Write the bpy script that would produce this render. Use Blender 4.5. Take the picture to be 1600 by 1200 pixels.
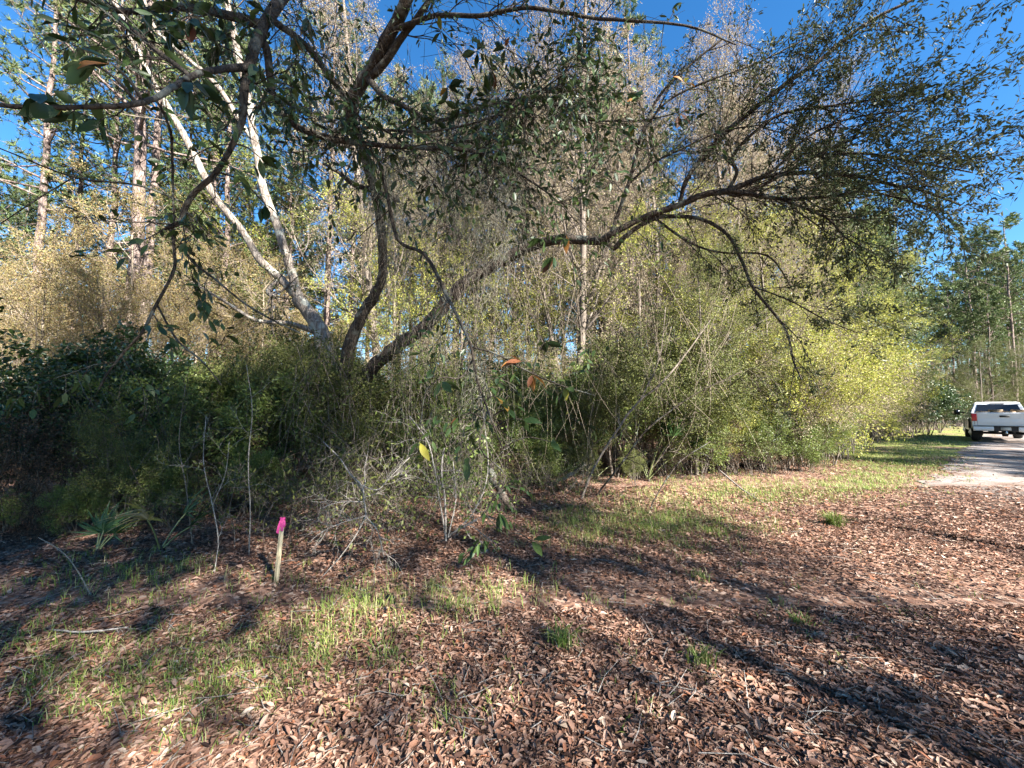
import bpy, math, random
import numpy as np
from mathutils import Vector, Matrix, Euler, Quaternion

for o in list(bpy.data.objects): bpy.data.objects.remove(o)
SC = bpy.context.scene
COL = SC.collection
R = math.radians
random.seed(7)

# ------------------------------------------------------------------ camera, sky, sun, exposure
CAM_H = 1.6; F = 600.0; PITCH = math.atan(40 / 600.0)
cam = bpy.data.cameras.new('camera'); cam.sensor_width = 36; cam.lens = 36 * F / 1600.0
cam.clip_start = 0.05; cam.clip_end = 2000
co = bpy.data.objects.new('camera', cam); COL.objects.link(co)
co.location = (0, 0, CAM_H); co.rotation_euler = (math.pi / 2 + PITCH, 0, 0)
SC.camera = co

SUN_EL = R(33); SUN_H = Vector((0.70, -0.715, 0)).normalized()
SUN = Vector((SUN_H.x * math.cos(SUN_EL), SUN_H.y * math.cos(SUN_EL), math.sin(SUN_EL)))
W = bpy.data.worlds.new('World'); SC.world = W; W.use_nodes = True
nt = W.node_tree
sky = nt.nodes.new('ShaderNodeTexSky'); sky.sky_type = 'NISHITA'; sky.sun_disc = False
sky.sun_elevation = SUN_EL; sky.sun_rotation = math.atan2(SUN_H.x, SUN_H.y)
sky.air_density = 1.0; sky.dust_density = 0.0; sky.ozone_density = 3.0; sky.altitude = 300
hs_ = nt.nodes.new('ShaderNodeHueSaturation'); hs_.inputs['Saturation'].default_value = 1.28
nt.links.new(sky.outputs[0], hs_.inputs['Color']); nt.links.new(hs_.outputs[0], nt.nodes['Background'].inputs[0])
nt.nodes['Background'].inputs[1].default_value = 0.05
sl = bpy.data.lights.new('sun', 'SUN'); sl.energy = 5.0; sl.angle = R(0.53); sl.color = (1.0, 0.955, 0.88)
so = bpy.data.objects.new('sun', sl); COL.objects.link(so)
so.rotation_euler = SUN.to_track_quat('Z', 'Y').to_euler(); so.location = (6, -6, 30)
SC.view_settings.view_transform = 'Standard'; SC.view_settings.look = 'None'
SC.view_settings.exposure = 2.65; SC.view_settings.gamma = 1.0
SC.render.engine = 'CYCLES'
SC.cycles.max_bounces = 3; SC.cycles.diffuse_bounces = 1; SC.cycles.glossy_bounces = 1
SC.cycles.transmission_bounces = 2; SC.cycles.transparent_max_bounces = 4

def at(x, y, d):
    """photo pixel + depth in front of the camera (metres along +Y) -> point"""
    u = (x - 800) / F; v = (600 - y) / F
    Y = math.cos(PITCH) - v * math.sin(PITCH); Z = math.sin(PITCH) + v * math.cos(PITCH)
    s = d / Y
    return np.array((u * s, d, CAM_H + Z * s))
def gnd(x, y):
    u = (x - 800) / F; v = (600 - y) / F
    Y = math.cos(PITCH) - v * math.sin(PITCH); Z = math.sin(PITCH) + v * math.cos(PITCH)
    s = -CAM_H / Z
    return np.array((u * s, Y * s, 0.0))
def px_x(x, d):  # world X of photo column x at horizon height, depth d
    return (x - 800) / F * d

# ------------------------------------------------------------------ helpers
def tag(o, label=None, cat=None, group=None, kind=None):
    if label: o['label'] = label
    if cat: o['category'] = cat
    if group: o['group'] = group
    if kind: o['kind'] = kind
    return o
def empty(name, loc=(0, 0, 0), rz=0.0, sc=1.0):
    o = bpy.data.objects.new(name, None); COL.objects.link(o)
    o.location = [float(c) for c in loc]; o.rotation_euler = (0, 0, rz); o.empty_display_size = 0.2
    o.scale = (sc, sc, sc) if isinstance(sc, (int, float)) else sc
    return o
def link(name, me, parent=None):
    o = bpy.data.objects.new(name, me); COL.objects.link(o)
    if parent: o.parent = parent
    return o
def nrm(a):
    return a / np.maximum(np.linalg.norm(a, axis=-1, keepdims=True), 1e-9)

class MB:
    def __init__(s): s.v = []; s.t = []; s.q = []; s.tr = []; s.qr = []; s.n = 0
    def add(s, V, T=None, Q=None, rt=None, rq=None):
        V = np.asarray(V, float).reshape(-1, 3)
        if T is not None and len(T):
            T = np.asarray(T, int); s.t.append(T + s.n); s.tr.append(np.full(len(T), .5) if rt is None else np.broadcast_to(rt, (len(T),)))
        if Q is not None and len(Q):
            Q = np.asarray(Q, int); s.q.append(Q + s.n); s.qr.append(np.full(len(Q), .5) if rq is None else np.broadcast_to(rq, (len(Q),)))
        s.v.append(V); s.n += len(V)
    def box(s, c, size, rot=None, rnd=.5):
        sx, sy, sz = [a / 2 for a in size]
        V = np.array([(x, y, z) for x in (-sx, sx) for y in (-sy, sy) for z in (-sz, sz)])
        if rot is not None: V = V @ np.array(Euler(rot).to_matrix()).T
        s.add(V + np.array(c), Q=[(0, 1, 3, 2), (4, 6, 7, 5), (0, 4, 5, 1), (2, 3, 7, 6), (0, 2, 6, 4), (1, 5, 7, 3)], rq=rnd)
    def tube(s, P, rad, sides=6, rnd=.5, cap=True):
        P = np.asarray(P, float); n = len(P); rad = np.broadcast_to(np.asarray(rad, float), (n,))
        T = np.empty_like(P); T[1:-1] = P[2:] - P[:-2]; T[0] = P[1] - P[0]; T[-1] = P[-1] - P[-2]
        T = nrm(T); m = T.mean(0)
        ref = np.eye(3)[int(np.argmin(np.abs(m)))]
        A = nrm(np.cross(T, ref)); B = np.cross(T, A)
        a = np.arange(sides) * (2 * math.pi / sides)
        V = P[:, None] + rad[:, None, None] * (np.cos(a)[None, :, None] * A[:, None] + np.sin(a)[None, :, None] * B[:, None])
        i = np.arange(n - 1)[:, None] * sides; j = np.arange(sides)[None, :]; k = (j + 1) % sides
        Q = np.stack([i + j, i + k, i + k + sides, i + j + sides], -1).reshape(-1, 4)
        V = V.reshape(-1, 3)
        Tt = None
        if cap and sides > 3:
            V = np.vstack([V, P[-1] + T[-1] * rad[-1] * .4]); b = (n - 1) * sides
            Tt = np.stack([b + j[0], b + k[0], np.full(sides, n * sides)], -1)
        s.add(V, T=Tt, Q=Q, rq=rnd, rt=rnd)
    def mesh(s, name, mat, smooth=True):
        me = bpy.data.meshes.new(name)
        V = np.vstack(s.v) if s.v else np.zeros((0, 3))
        nt_ = sum(len(t) for t in s.t); nq = sum(len(q) for q in s.q)
        idx = []
        if nt_: idx.append(np.vstack(s.t).ravel())
        if nq: idx.append(np.vstack(s.q).ravel())
        idx = np.concatenate(idx).astype(np.int32)
        me.vertices.add(len(V)); me.vertices.foreach_set('co', V.astype(np.float32).ravel())
        me.loops.add(len(idx)); me.loops.foreach_set('vertex_index', idx)
        me.polygons.add(nt_ + nq)
        ls = np.concatenate([np.arange(nt_) * 3, nt_ * 3 + np.arange(nq) * 4]).astype(np.int32)
        me.polygons.foreach_set('loop_start', ls)
        if smooth: me.polygons.foreach_set('use_smooth', np.ones(nt_ + nq, bool))
        r = np.concatenate(s.tr + s.qr).astype(np.float32)
        a = me.attributes.new('rnd', 'FLOAT', 'FACE'); a.data.foreach_set('value', r)
        me.update(calc_edges=True); me.validate(verbose=False)
        if mat: me.materials.append(mat)
        return me
    def build(s, name, mat, parent=None, smooth=True):
        return link(name, s.mesh(name, mat, smooth), parent)

def smooth_path(P, k=5):
    P = np.asarray(P, float); n = len(P)
    if n < 3: 
        t = np.linspace(0, 1, k + 1)[:, None]; return P[0] * (1 - t) + P[-1] * t
    E = np.vstack([2 * P[0] - P[1], P, 2 * P[-1] - P[-2]]); out = []
    for i in range(n - 1):
        p0, p1, p2, p3 = E[i:i + 4]
        t = np.linspace(0, 1, k, endpoint=False)[:, None]
        out.append(.5 * ((2 * p1) + (-p0 + p2) * t + (2 * p0 - 5 * p1 + 4 * p2 - p3) * t ** 2 + (-p0 + 3 * p1 - 3 * p2 + p3) * t ** 3))
    out.append(P[-1:]); return np.vstack(out)

# ------------------------------------------------------------------ materials
def newmat(name):
    m = bpy.data.materials.new(name); m.use_nodes = True
    t = m.node_tree; b = t.nodes['Principled BSDF']; return m, t, b
def ramp(t, stops, interp='LINEAR'):
    r = t.nodes.new('ShaderNodeValToRGB'); r.color_ramp.interpolation = interp; e = r.color_ramp.elements
    while len(e) < len(stops): e.new(0.5)
    for k, (p, c) in enumerate(stops): e[k].position = p; e[k].color = (*c, 1)
    return r
def evenstops(cols): return [(i / max(1, len(cols) - 1), c) for i, c in enumerate(cols)]
def leafmat(name, cols, trans=.3, rough=.5, spec=.4):
    m, t, b = newmat(name)
    a = t.nodes.new('ShaderNodeAttribute'); a.attribute_name = 'rnd'
    r = ramp(t, evenstops(cols)); t.links.new(a.outputs['Fac'], r.inputs[0])
    oi = t.nodes.new('ShaderNodeObjectInfo')
    hs = t.nodes.new('ShaderNodeHueSaturation'); t.links.new(r.outputs[0], hs.inputs['Color'])
    mr = t.nodes.new('ShaderNodeMapRange'); mr.inputs[3].default_value = .8; mr.inputs[4].default_value = 1.2
    t.links.new(oi.outputs['Random'], mr.inputs[0]); t.links.new(mr.outputs[0], hs.inputs['Value'])
    t.links.new(hs.outputs[0], b.inputs['Base Color']); b.inputs['Roughness'].default_value = rough
    b.inputs['Specular IOR Level'].default_value = spec
    if trans > 0:
        tr = t.nodes.new('ShaderNodeBsdfTranslucent'); t.links.new(hs.outputs[0], tr.inputs[0])
        mx = t.nodes.new('ShaderNodeMixShader'); mx.inputs[0].default_value = trans
        t.links.new(b.outputs[0], mx.inputs[1]); t.links.new(tr.outputs[0], mx.inputs[2])
        t.links.new(mx.outputs[0], t.nodes['Material Output'].inputs[0])
    return m
def barkmat(name, c1, c2, c3, scale=14, stretch=.25, bump=.6, lichen=None):
    m, t, b = newmat(name)
    tc = t.nodes.new('ShaderNodeTexCoord'); mp = t.nodes.new('ShaderNodeMapping'); mp.inputs['Scale'].default_value = (1, 1, stretch)
    t.links.new(tc.outputs['Object'], mp.inputs[0])
    n = t.nodes.new('ShaderNodeTexNoise'); n.inputs['Scale'].default_value = scale; n.inputs['Detail'].default_value = 6; n.inputs['Roughness'].default_value = .7
    v = t.nodes.new('ShaderNodeTexVoronoi'); v.inputs['Scale'].default_value = scale * 1.3; v.feature = 'DISTANCE_TO_EDGE'
    t.links.new(mp.outputs[0], n.inputs[0]); t.links.new(mp.outputs[0], v.inputs[0])
    r = ramp(t, [(.3, c1), (.52, c2), (.72, c3)]); t.links.new(n.outputs[0], r.inputs[0])
    colr = r.outputs[0]
    mm = t.nodes.new('ShaderNodeMix'); mm.data_type = 'RGBA'; mm.blend_type = 'MULTIPLY'; mm.inputs[0].default_value = .75
    r2 = ramp(t, [(.0, (.3, .3, .3)), (.12, (1, 1, 1))]); t.links.new(v.outputs[0], r2.inputs[0])
    t.links.new(colr, mm.inputs[6]); t.links.new(r2.outputs[0], mm.inputs[7]); colr = mm.outputs[2]
    if lichen:
        n2 = t.nodes.new('ShaderNodeTexNoise'); n2.inputs['Scale'].default_value = 5; n2.inputs['Detail'].default_value = 5
        t.links.new(tc.outputs['Object'], n2.inputs[0]); r3 = ramp(t, [(.55, (0, 0, 0)), (.62, (1, 1, 1))]); t.links.new(n2.outputs[0], r3.inputs[0])
        m3 = t.nodes.new('ShaderNodeMix'); m3.data_type = 'RGBA'; t.links.new(r3.outputs[0], m3.inputs[0]); t.links.new(colr, m3.inputs[6]); m3.inputs[7].default_value = (*lichen, 1); colr = m3.outputs[2]
    t.links.new(colr, b.inputs['Base Color']); b.inputs['Roughness'].default_value = .9; b.inputs['Specular IOR Level'].default_value = .2
    bp = t.nodes.new('ShaderNodeBump'); bp.inputs['Strength'].default_value = bump; bp.inputs['Distance'].default_value = .02
    ad = t.nodes.new('ShaderNodeMath'); ad.operation = 'ADD'; t.links.new(n.outputs[0], ad.inputs[0]); t.links.new(r2.outputs[0], ad.inputs[1])
    t.links.new(ad.outputs[0], bp.inputs['Height']); t.links.new(bp.outputs[0], b.inputs['Normal'])
    return m
def plain(name, col, rough=.5, metal=0, spec=.5, coat=0, var=0):
    m, t, b = newmat(name); b.inputs['Base Color'].default_value = (*col, 1); b.inputs['Roughness'].default_value = rough
    b.inputs['Metallic'].default_value = metal; b.inputs['Specular IOR Level'].default_value = spec; b.inputs['Coat Weight'].default_value = coat
    if var:
        tc = t.nodes.new('ShaderNodeTexCoord'); n = t.nodes.new('ShaderNodeTexNoise'); n.inputs['Scale'].default_value = 9; n.inputs['Detail'].default_value = 5
        t.links.new(tc.outputs['Object'], n.inputs[0])
        r = ramp(t, [(.3, tuple(c * (1 - var) for c in col)), (.7, tuple(min(1, c * (1 + var)) for c in col))]); t.links.new(n.outputs[0], r.inputs[0]); t.links.new(r.outputs[0], b.inputs['Base Color'])
    return m

M_OAK = barkmat('oak_bark', (.03, .022, .017), (.06, .046, .036), (.11, .09, .075), 16, .3, .7, (.12, .12, .10))
M_MAG = barkmat('magnolia_bark', (.025, .02, .016), (.055, .044, .034), (.11, .09, .075), 22, .5, .5, (.12, .12, .1))
M_PALE = barkmat('pale_bark', (.11, .09, .075), (.24, .20, .165), (.40, .35, .30), 16, .25, .6, (.34, .34, .29))
M_PINE = barkmat('pine_bark', (.07, .05, .042), (.20, .15, .13), (.36, .29, .265), 11, .3, .9)
M_TWIG = barkmat('twig_bark', (.10, .08, .065), (.17, .14, .115), (.28, .24, .20), 30, .5, .2)
M_TANTWIG = barkmat('tan_twig_bark', (.16, .125, .09), (.26, .21, .155), (.38, .32, .25), 30, .5, .2)
M_DEAD = barkmat('dead_wood', (.16, .14, .12), (.30, .27, .24), (.46, .42, .37), 30, .3, .3)
L_MAG = leafmat('magnolia_leaf', [(.015, .03, .01), (.025, .048, .014), (.04, .068, .018), (.065, .09, .022)], .15, .42, .35)
L_MAGB = leafmat('rusty_magnolia_leaf', [(.12, .045, .02), (.20, .075, .025), (.28, .14, .03), (.22, .20, .03)], .25, .5, .3)
L_OAK = leafmat('oak_leaf', [(.025, .035, .016), (.04, .055, .022), (.065, .075, .03), (.11, .105, .05)], .28, .5, .28)
L_EVER = leafmat('evergreen_leaf', [(.015, .03, .01), (.03, .055, .016), (.045, .08, .022), (.08, .12, .03)], .22, .35, .5)
L_HOLLY = leafmat('holly_leaf', [(.045, .055, .016), (.07, .085, .024), (.11, .12, .035), (.17, .165, .05)], .28, .55, .2)
L_WAX = leafmat('wax_myrtle_leaf', [(.06, .09, .02), (.10, .14, .03), (.15, .19, .045), (.23, .26, .08)], .35, .45, .4)
L_SPRING = leafmat('spring_leaf', [(.11, .145, .024), (.22, .245, .04), (.33, .32, .065), (.42, .37, .12)], .4, .5, .3)
L_TAN = leafmat('tan_leaf', [(.16, .115, .075), (.25, .195, .13), (.34, .275, .19), (.24, .235, .10)], .35, .6, .25)
L_AMBER = leafmat('amber_leaf', [(.20, .12, .055), (.26, .185, .08), (.28, .235, .10), (.17, .19, .06)], .4, .55, .3)
L_PINE = leafmat('pine_needle', [(.05, .085, .03), (.08, .12, .04), (.12, .155, .055), (.19, .20, .08)], .2, .5, .3)
L_PALM = leafmat('palmetto_leaf', [(.02, .05, .016), (.035, .075, .022), (.06, .11, .03)], .2, .45, .3)
L_PALMY = leafmat('yellow_palmetto_leaf', [(.30, .26, .07), (.42, .32, .14), (.50, .40, .24)], .3, .5, .3)
L_GRASS = leafmat('grass_blade', [(.07, .12, .022), (.12, .19, .035), (.19, .26, .05), (.28, .32, .08), (.44, .39, .21)], .35, .5, .3)
L_LITTER = leafmat('dry_leaf', [(.026, .014, .010), (.10, .05, .034), (.19, .10, .066), (.29, .17, .12), (.37, .245, .18), (.26, .10, .048), (.46, .36, .275)], .12, .55, .35)
L_MOSS = leafmat('moss_strand', [(.17, .17, .13), (.26, .25, .19), (.36, .33, .26)], .3, .8, .1)

# ------------------------------------------------------------------ ground, road
UR = np.array((0.79, 0.61)); PR = np.array((0.61, -0.79)); RC = np.array((11.0, 7.5))
def road_off(x, y): return (x - RC[0]) * PR[0] + (y - RC[1]) * PR[1]
def road_s(x, y): return (x - RC[0]) * UR[0] + (y - RC[1]) * UR[1]
def hgt(x, y):
    x = np.asarray(x, float); y = np.asarray(y, float)
    k = np.clip((np.abs(road_off(x, y)) - 2.6) / 2.5, 0, 1)
    h = .022 * np.sin(2.1 * x + .7) * np.cos(1.7 * y) + .014 * np.sin(5.3 * x + 2.2 * y) + .03 * np.sin(.6 * x - .9 * y + 1)
    return h * (.12 + .88 * k)
def ground_material():
    m, t, b = newmat('leafy_soil')
    tc = t.nodes.new('ShaderNodeTexCoord')
    v = t.nodes.new('ShaderNodeTexVoronoi'); v.inputs['Scale'].default_value = 26; v.inputs['Randomness'].default_value = 1
    mp = t.nodes.new('ShaderNodeMapping'); n0 = t.nodes.new('ShaderNodeTexNoise'); n0.inputs['Scale'].default_value = 3
    t.links.new(tc.outputs['Object'], v.inputs['Vector'])
    r = ramp(t, evenstops([(.03, .018, .013), (.10, .055, .04), (.17, .095, .065), (.27, .17, .125), (.14, .065, .035), (.36, .27, .21)]))
    sx = t.nodes.new('ShaderNodeSeparateColor'); t.links.new(v.outputs['Color'], sx.inputs[0]); t.links.new(sx.outputs[0], r.inputs[0])
    # grassy verge: patches decided by noise and by nearness to the road's left edge
    n = t.nodes.new('ShaderNodeTexNoise'); n.inputs['Scale'].default_value = .45; n.inputs['Detail'].default_value = 6; t.links.new(tc.outputs['Object'], n.inputs[0])
    sp = t.nodes.new('ShaderNodeSeparateXYZ'); t.links.new(tc.outputs['Object'], sp.inputs[0])
    def lin(ax, ay, c):
        a = t.nodes.new('ShaderNodeMath'); a.operation = 'MULTIPLY'; a.inputs[1].default_value = ax; t.links.new(sp.outputs[0], a.inputs[0])
        d = t.nodes.new('ShaderNodeMath'); d.operation = 'MULTIPLY_ADD'; d.inputs[1].default_value = ay; t.links.new(sp.outputs[1], d.inputs[0]); t.links.new(a.outputs[0], d.inputs[2])
        e = t.nodes.new('ShaderNodeMath'); e.operation = 'ADD'; e.inputs[1].default_value = c; t.links.new(d.outputs[0], e.inputs[0]); return e
    off = lin(PR[0], PR[1], -(RC @ PR)); s_ = lin(UR[0], UR[1], -(RC @ UR))
    m1 = t.nodes.new('ShaderNodeMapRange'); m1.inputs[1].default_value = 0; m1.inputs[2].default_value = 4; t.links.new(s_.outputs[0], m1.inputs[0])
    m2 = t.nodes.new('ShaderNodeMapRange'); m2.inputs[1].default_value = -8; m2.inputs[2].default_value = -5; t.links.new(off.outputs[0], m2.inputs[0])
    mu = t.nodes.new('ShaderNodeMath'); mu.operation = 'MULTIPLY'; t.links.new(m1.outputs[0], mu.inputs[0]); t.links.new(m2.outputs[0], mu.inputs[1])
    r2 = ramp(t, [(.35, (0, 0, 0)), (.55, (1, 1, 1))]); t.links.new(n.outputs[0], r2.inputs[0])
    mu2 = t.nodes.new('ShaderNodeMath'); mu2.operation = 'MULTIPLY'; t.links.new(mu.outputs[0], mu2.inputs[0]); t.links.new(r2.outputs[0], mu2.inputs[1])
    ng = t.nodes.new('ShaderNodeTexNoise'); ng.inputs['Scale'].default_value = 30; ng.inputs['Detail'].default_value = 4; t.links.new(tc.outputs['Object'], ng.inputs[0])
    rg = ramp(t, [(.3, (.09, .11, .025)), (.5, (.18, .20, .05)), (.7, (.28, .27, .10))]); t.links.new(ng.outputs[0], rg.inputs[0])
    mx = t.nodes.new('ShaderNodeMix'); mx.data_type = 'RGBA'; t.links.new(mu2.outputs[0], mx.inputs[0]); t.links.new(r.outputs[0], mx.inputs[6]); t.links.new(rg.outputs[0], mx.inputs[7])
    t.links.new(mx.outputs[2], b.inputs['Base Color']); b.inputs['Roughness'].default_value = .9; b.inputs['Specular IOR Level'].default_value = .2
    bp = t.nodes.new('ShaderNodeBump'); bp.inputs['Strength'].default_value = .8; bp.inputs['Distance'].default_value = .02
    t.links.new(sx.outputs[1], bp.inputs['Height']); t.links.new(bp.outputs[0], b.inputs['Normal'])
    return m
def road_material():
    m, t, b = newmat('sandy_gravel')
    tc = t.nodes.new('ShaderNodeTexCoord')
    n = t.nodes.new('ShaderNodeTexNoise'); n.inputs['Scale'].default_value = 40; n.inputs['Detail'].default_value = 8; n.inputs['Roughness'].default_value = .75
    n2 = t.nodes.new('ShaderNodeTexNoise'); n2.inputs['Scale'].default_value = 1.3; n2.inputs['Detail'].default_value = 6
    for k in (n, n2): t.links.new(tc.outputs['Object'], k.inputs[0])
    r = ramp(t, [(.3, (.13, .112, .10)), (.5, (.25, .22, .20)), (.7, (.38, .345, .32))]); t.links.new(n.outputs[0], r.inputs[0])
    r2 = ramp(t, [(.42, (0, 0, 0)), (.66, (1, 1, 1))]); t.links.new(n2.outputs[0], r2.inputs[0])
    mx = t.nodes.new('ShaderNodeMix'); mx.data_type = 'RGBA'; t.links.new(r2.outputs[0], mx.inputs[0]); t.links.new(r.outputs[0], mx.inputs[6]); mx.inputs[7].default_value = (.15, .10, .075, 1)
    sp = t.nodes.new('ShaderNodeSeparateXYZ'); t.links.new(tc.outputs['Object'], sp.inputs[0])
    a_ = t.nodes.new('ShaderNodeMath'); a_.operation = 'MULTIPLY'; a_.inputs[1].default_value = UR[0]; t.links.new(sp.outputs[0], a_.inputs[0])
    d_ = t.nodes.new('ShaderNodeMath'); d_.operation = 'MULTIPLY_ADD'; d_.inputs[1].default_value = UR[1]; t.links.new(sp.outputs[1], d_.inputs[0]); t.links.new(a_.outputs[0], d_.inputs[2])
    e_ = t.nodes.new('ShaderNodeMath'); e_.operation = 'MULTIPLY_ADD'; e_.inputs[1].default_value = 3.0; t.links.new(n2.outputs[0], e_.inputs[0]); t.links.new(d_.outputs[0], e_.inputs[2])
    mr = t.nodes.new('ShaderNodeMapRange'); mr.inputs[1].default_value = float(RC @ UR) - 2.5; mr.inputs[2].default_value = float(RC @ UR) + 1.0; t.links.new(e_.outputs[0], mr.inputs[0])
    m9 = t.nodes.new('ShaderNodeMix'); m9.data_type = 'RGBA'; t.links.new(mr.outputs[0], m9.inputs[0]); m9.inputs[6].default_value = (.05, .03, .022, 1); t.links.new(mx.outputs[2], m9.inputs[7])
    t.links.new(m9.outputs[2], b.inputs['Base Color']); b.inputs['Roughness'].default_value = .95; b.inputs['Specular IOR Level'].default_value = .15
    bp = t.nodes.new('ShaderNodeBump'); bp.inputs['Strength'].default_value = .5; bp.inputs['Distance'].default_value = .02
    t.links.new(n.outputs[0], bp.inputs['Height']); t.links.new(bp.outputs[0], b.inputs['Normal'])
    return m
g = np.linspace(-1, 1, 141); gx = np.sign(g) * (np.abs(g) * 14 + np.abs(g) ** 6 * 486); gy = gx + 5
X, Y = np.meshgrid(gx, gy); mb = MB(); n_ = len(g)
I = (np.arange(n_ - 1)[:, None] * n_ + np.arange(n_ - 1)[None]).ravel()
mb.add(np.stack([X, Y, hgt(X, Y)], -1), Q=np.stack([I, I + 1, I + n_ + 1, I + n_], -1))
GROUND = tag(mb.build('ground', ground_material()), kind='structure')
# sandy road: a ribbon with ragged edges that bends left far ahead
rng = np.random.default_rng(3)
S = np.concatenate([np.linspace(-6, 30, 90), np.linspace(32, 110, 40)]); mb = MB(); rows = []
for i, s in enumerate(S):
    bend = -0.004 * max(0, s - 22) ** 2
    c = RC + UR * s + PR * bend
    wl = 2.0 + rng.normal(0, .10); wr = 2.2 + rng.normal(0, .10)
    for w in np.linspace(-wl, wr, 9): 
        p = c + PR * w; rows.append((p[0], p[1], float(hgt(p[0], p[1])) + .012 + (.02 * (1 - (w / 2.2) ** 2))))
n9 = 9; I = (np.arange(len(S) - 1)[:, None] * n9 + np.arange(n9 - 1)[None]).ravel()
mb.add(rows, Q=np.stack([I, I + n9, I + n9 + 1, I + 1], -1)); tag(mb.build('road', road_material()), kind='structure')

# ------------------------------------------------------------------ leaf batches
def add_leaves(mb, P, D, rng, L, Wd, spread=.8, droop=.2, fold=.25, hexa=False, lv=.3, up=.6, rnd=None):
    n = len(P)
    if n == 0: return
    d = nrm(D + rng.normal(0, spread, (n, 3)) + np.array((0, 0, -droop)))
    N = nrm(rng.normal(0, 1, (n, 3)) * (1 - up) + np.array((0, 0, 1.)) * up + .001)
    side = nrm(np.cross(d, N)); N = np.cross(side, d)
    l = (L * (1 + rng.uniform(-lv, lv, n)))[:, None]; w = (Wd * (1 + rng.uniform(-lv, lv, n)))[:, None] * .5
    tip = P + d * l - np.array((0, 0, 1.)) * l * .08
    r = np.clip(rng.beta(2, 2, n) if rnd is None else rnd, 0, 1)
    if not hexa:
        mid = P + d * l * .45 + N * fold * w
        V = np.stack([P, mid + side * w, tip, mid - side * w], 1).reshape(-1, 3)
        b = np.arange(n)[:, None] * 4
        T = np.concatenate([b + np.array([[0, 1, 2]]), b + np.array([[0, 2, 3]])]); mb.add(V, T=T, rt=np.concatenate([r, r]))
    else:
        m1 = P + d * l * .3; m2 = P + d * l * .68; u = N * fold * w
        V = np.stack([P, m1 + side * w * .9 + u, m2 + side * w * .8 + u, tip, m2 - side * w * .8 + u, m1 - side * w * .9 + u], 1).reshape(-1, 3)
        b = np.arange(n)[:, None] * 6
        Q = np.concatenate([b + np.array([[0, 1, 2, 3]]), b + np.array([[0, 3, 4, 5]])]); mb.add(V, Q=Q, rq=np.concatenate([r, r]))

class Sk:  # skeleton collector
    def __init__(s): s.tubes = []; s.P = []; s.D = []
def perp(rng, d):
    a = rng.normal(0, 1, 3); a -= d * (a @ d); return a / (np.linalg.norm(a) + 1e-9)
def grow(rng, sk, p, d, L, r, lvl, S):
    s = S[lvl]; n = s.get('n', 5); w = s.get('wander', .15); tr = np.array((0, 0, s.get('trop', 0.)))
    P = [np.array(p, float)]; D = [np.array(d, float)]; step = L / n
    for i in range(n):
        d = d + rng.normal(0, w, 3) + tr; d = d / (np.linalg.norm(d) + 1e-9)
        D.append(d); P.append(P[-1] + d * step)
    P = np.array(P); D = np.array(D)
    sk.tubes.append((P, np.linspace(r, r * s.get('taper', .35), n + 1), s.get('sides', 4), lvl))
    if s.get('leaf'):
        a = max(1, int(n * s.get('bare', .3)))
        sk.P.append(P[a:]); sk.D.append(D[a:])
    if lvl + 1 < len(S):
        k = s['kids']; k = rng.integers(max(1, int(k * .75)), int(k * 1.25) + 2)
        for i in range(k):
            t = s.get('start', .25) + (1 - s.get('start', .25)) * (i + rng.uniform(0, 1)) / k
            f = t * n; j = min(n - 1, int(f)); q = P[j] + (P[j + 1] - P[j]) * (f - j); dj = D[j + 1]
            ang = R(s.get('ang', 50)) * rng.uniform(.6, 1.3)
            dd = dj * math.cos(ang) + perp(rng, dj) * math.sin(ang)
            LL = L * s.get('len', .5) * rng.uniform(.6, 1.2) * (1.15 - .55 * t * s.get('shape', 1))
            rr = r * (1 - (1 - s.get('taper', .35)) * t) * s.get('rad', .5)
            grow(rng, sk, q, dd, LL, max(rr, s.get('rmin', .002)), lvl + 1, S)
def sk_tubes(mb, sk, lv=None):
    for P, r, sd, l in sk.tubes:
        if lv is None or l in lv: mb.tube(P, r, sd, cap=False)

def make_proto(seed, S, H, r0, d0=(0, 0, 1), leaf=None, nl=4, lmat=None, bark=None, stems=1, base_spread=.15, jit=.05, lean=0.3):
    """one plant: list of (part name, mesh, is_stuff)"""
    rng = np.random.default_rng(seed); sk = Sk()
    for k in range(stems):
        a = rng.uniform(0, 6.28); d = np.array(d0, float)
        if stems > 1: d = d + np.array((math.cos(a), math.sin(a), 0)) * rng.uniform(.1, lean * 2)
        grow(rng, sk, (math.cos(a) * base_spread * rng.uniform(0, 1) * (stems > 1), math.sin(a) * base_spread * rng.uniform(0, 1) * (stems > 1), -.05), d / np.linalg.norm(d), H * rng.uniform(.75, 1.05) if stems > 1 else H, r0 * (rng.uniform(.6, 1) if stems > 1 else 1), 0, S)
    parts = []
    a = MB(); sk_tubes(a, sk, [0]); parts.append(('trunk' if stems == 1 else 'stems', a.mesh('trunk', bark), stems > 1))
    a = MB(); sk_tubes(a, sk, list(range(1, 9)))
    if a.n: parts.append(('branches', a.mesh('branches', bark if stems == 1 else bark), True))
    if leaf:
        P = np.vstack(sk.P); D = np.vstack(sk.D); P = np.repeat(P, nl, 0); D = np.repeat(D, nl, 0)
        P = P + rng.normal(0, jit, P.shape)
        a = MB(); add_leaves(a, P, D, rng, **leaf); parts.append(('crown' if stems == 1 else 'foliage', a.mesh('foliage', lmat), True))
    return parts
def plant(proto, name, label, cat, group, loc, rz=0., sc=1.0):
    e = empty(name, loc, rz, sc); tag(e, label, cat, group)
    for nm, me, stuff in proto:
        c = link(nm, me, e)
        if stuff: c['kind'] = 'stuff'
    return e

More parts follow.
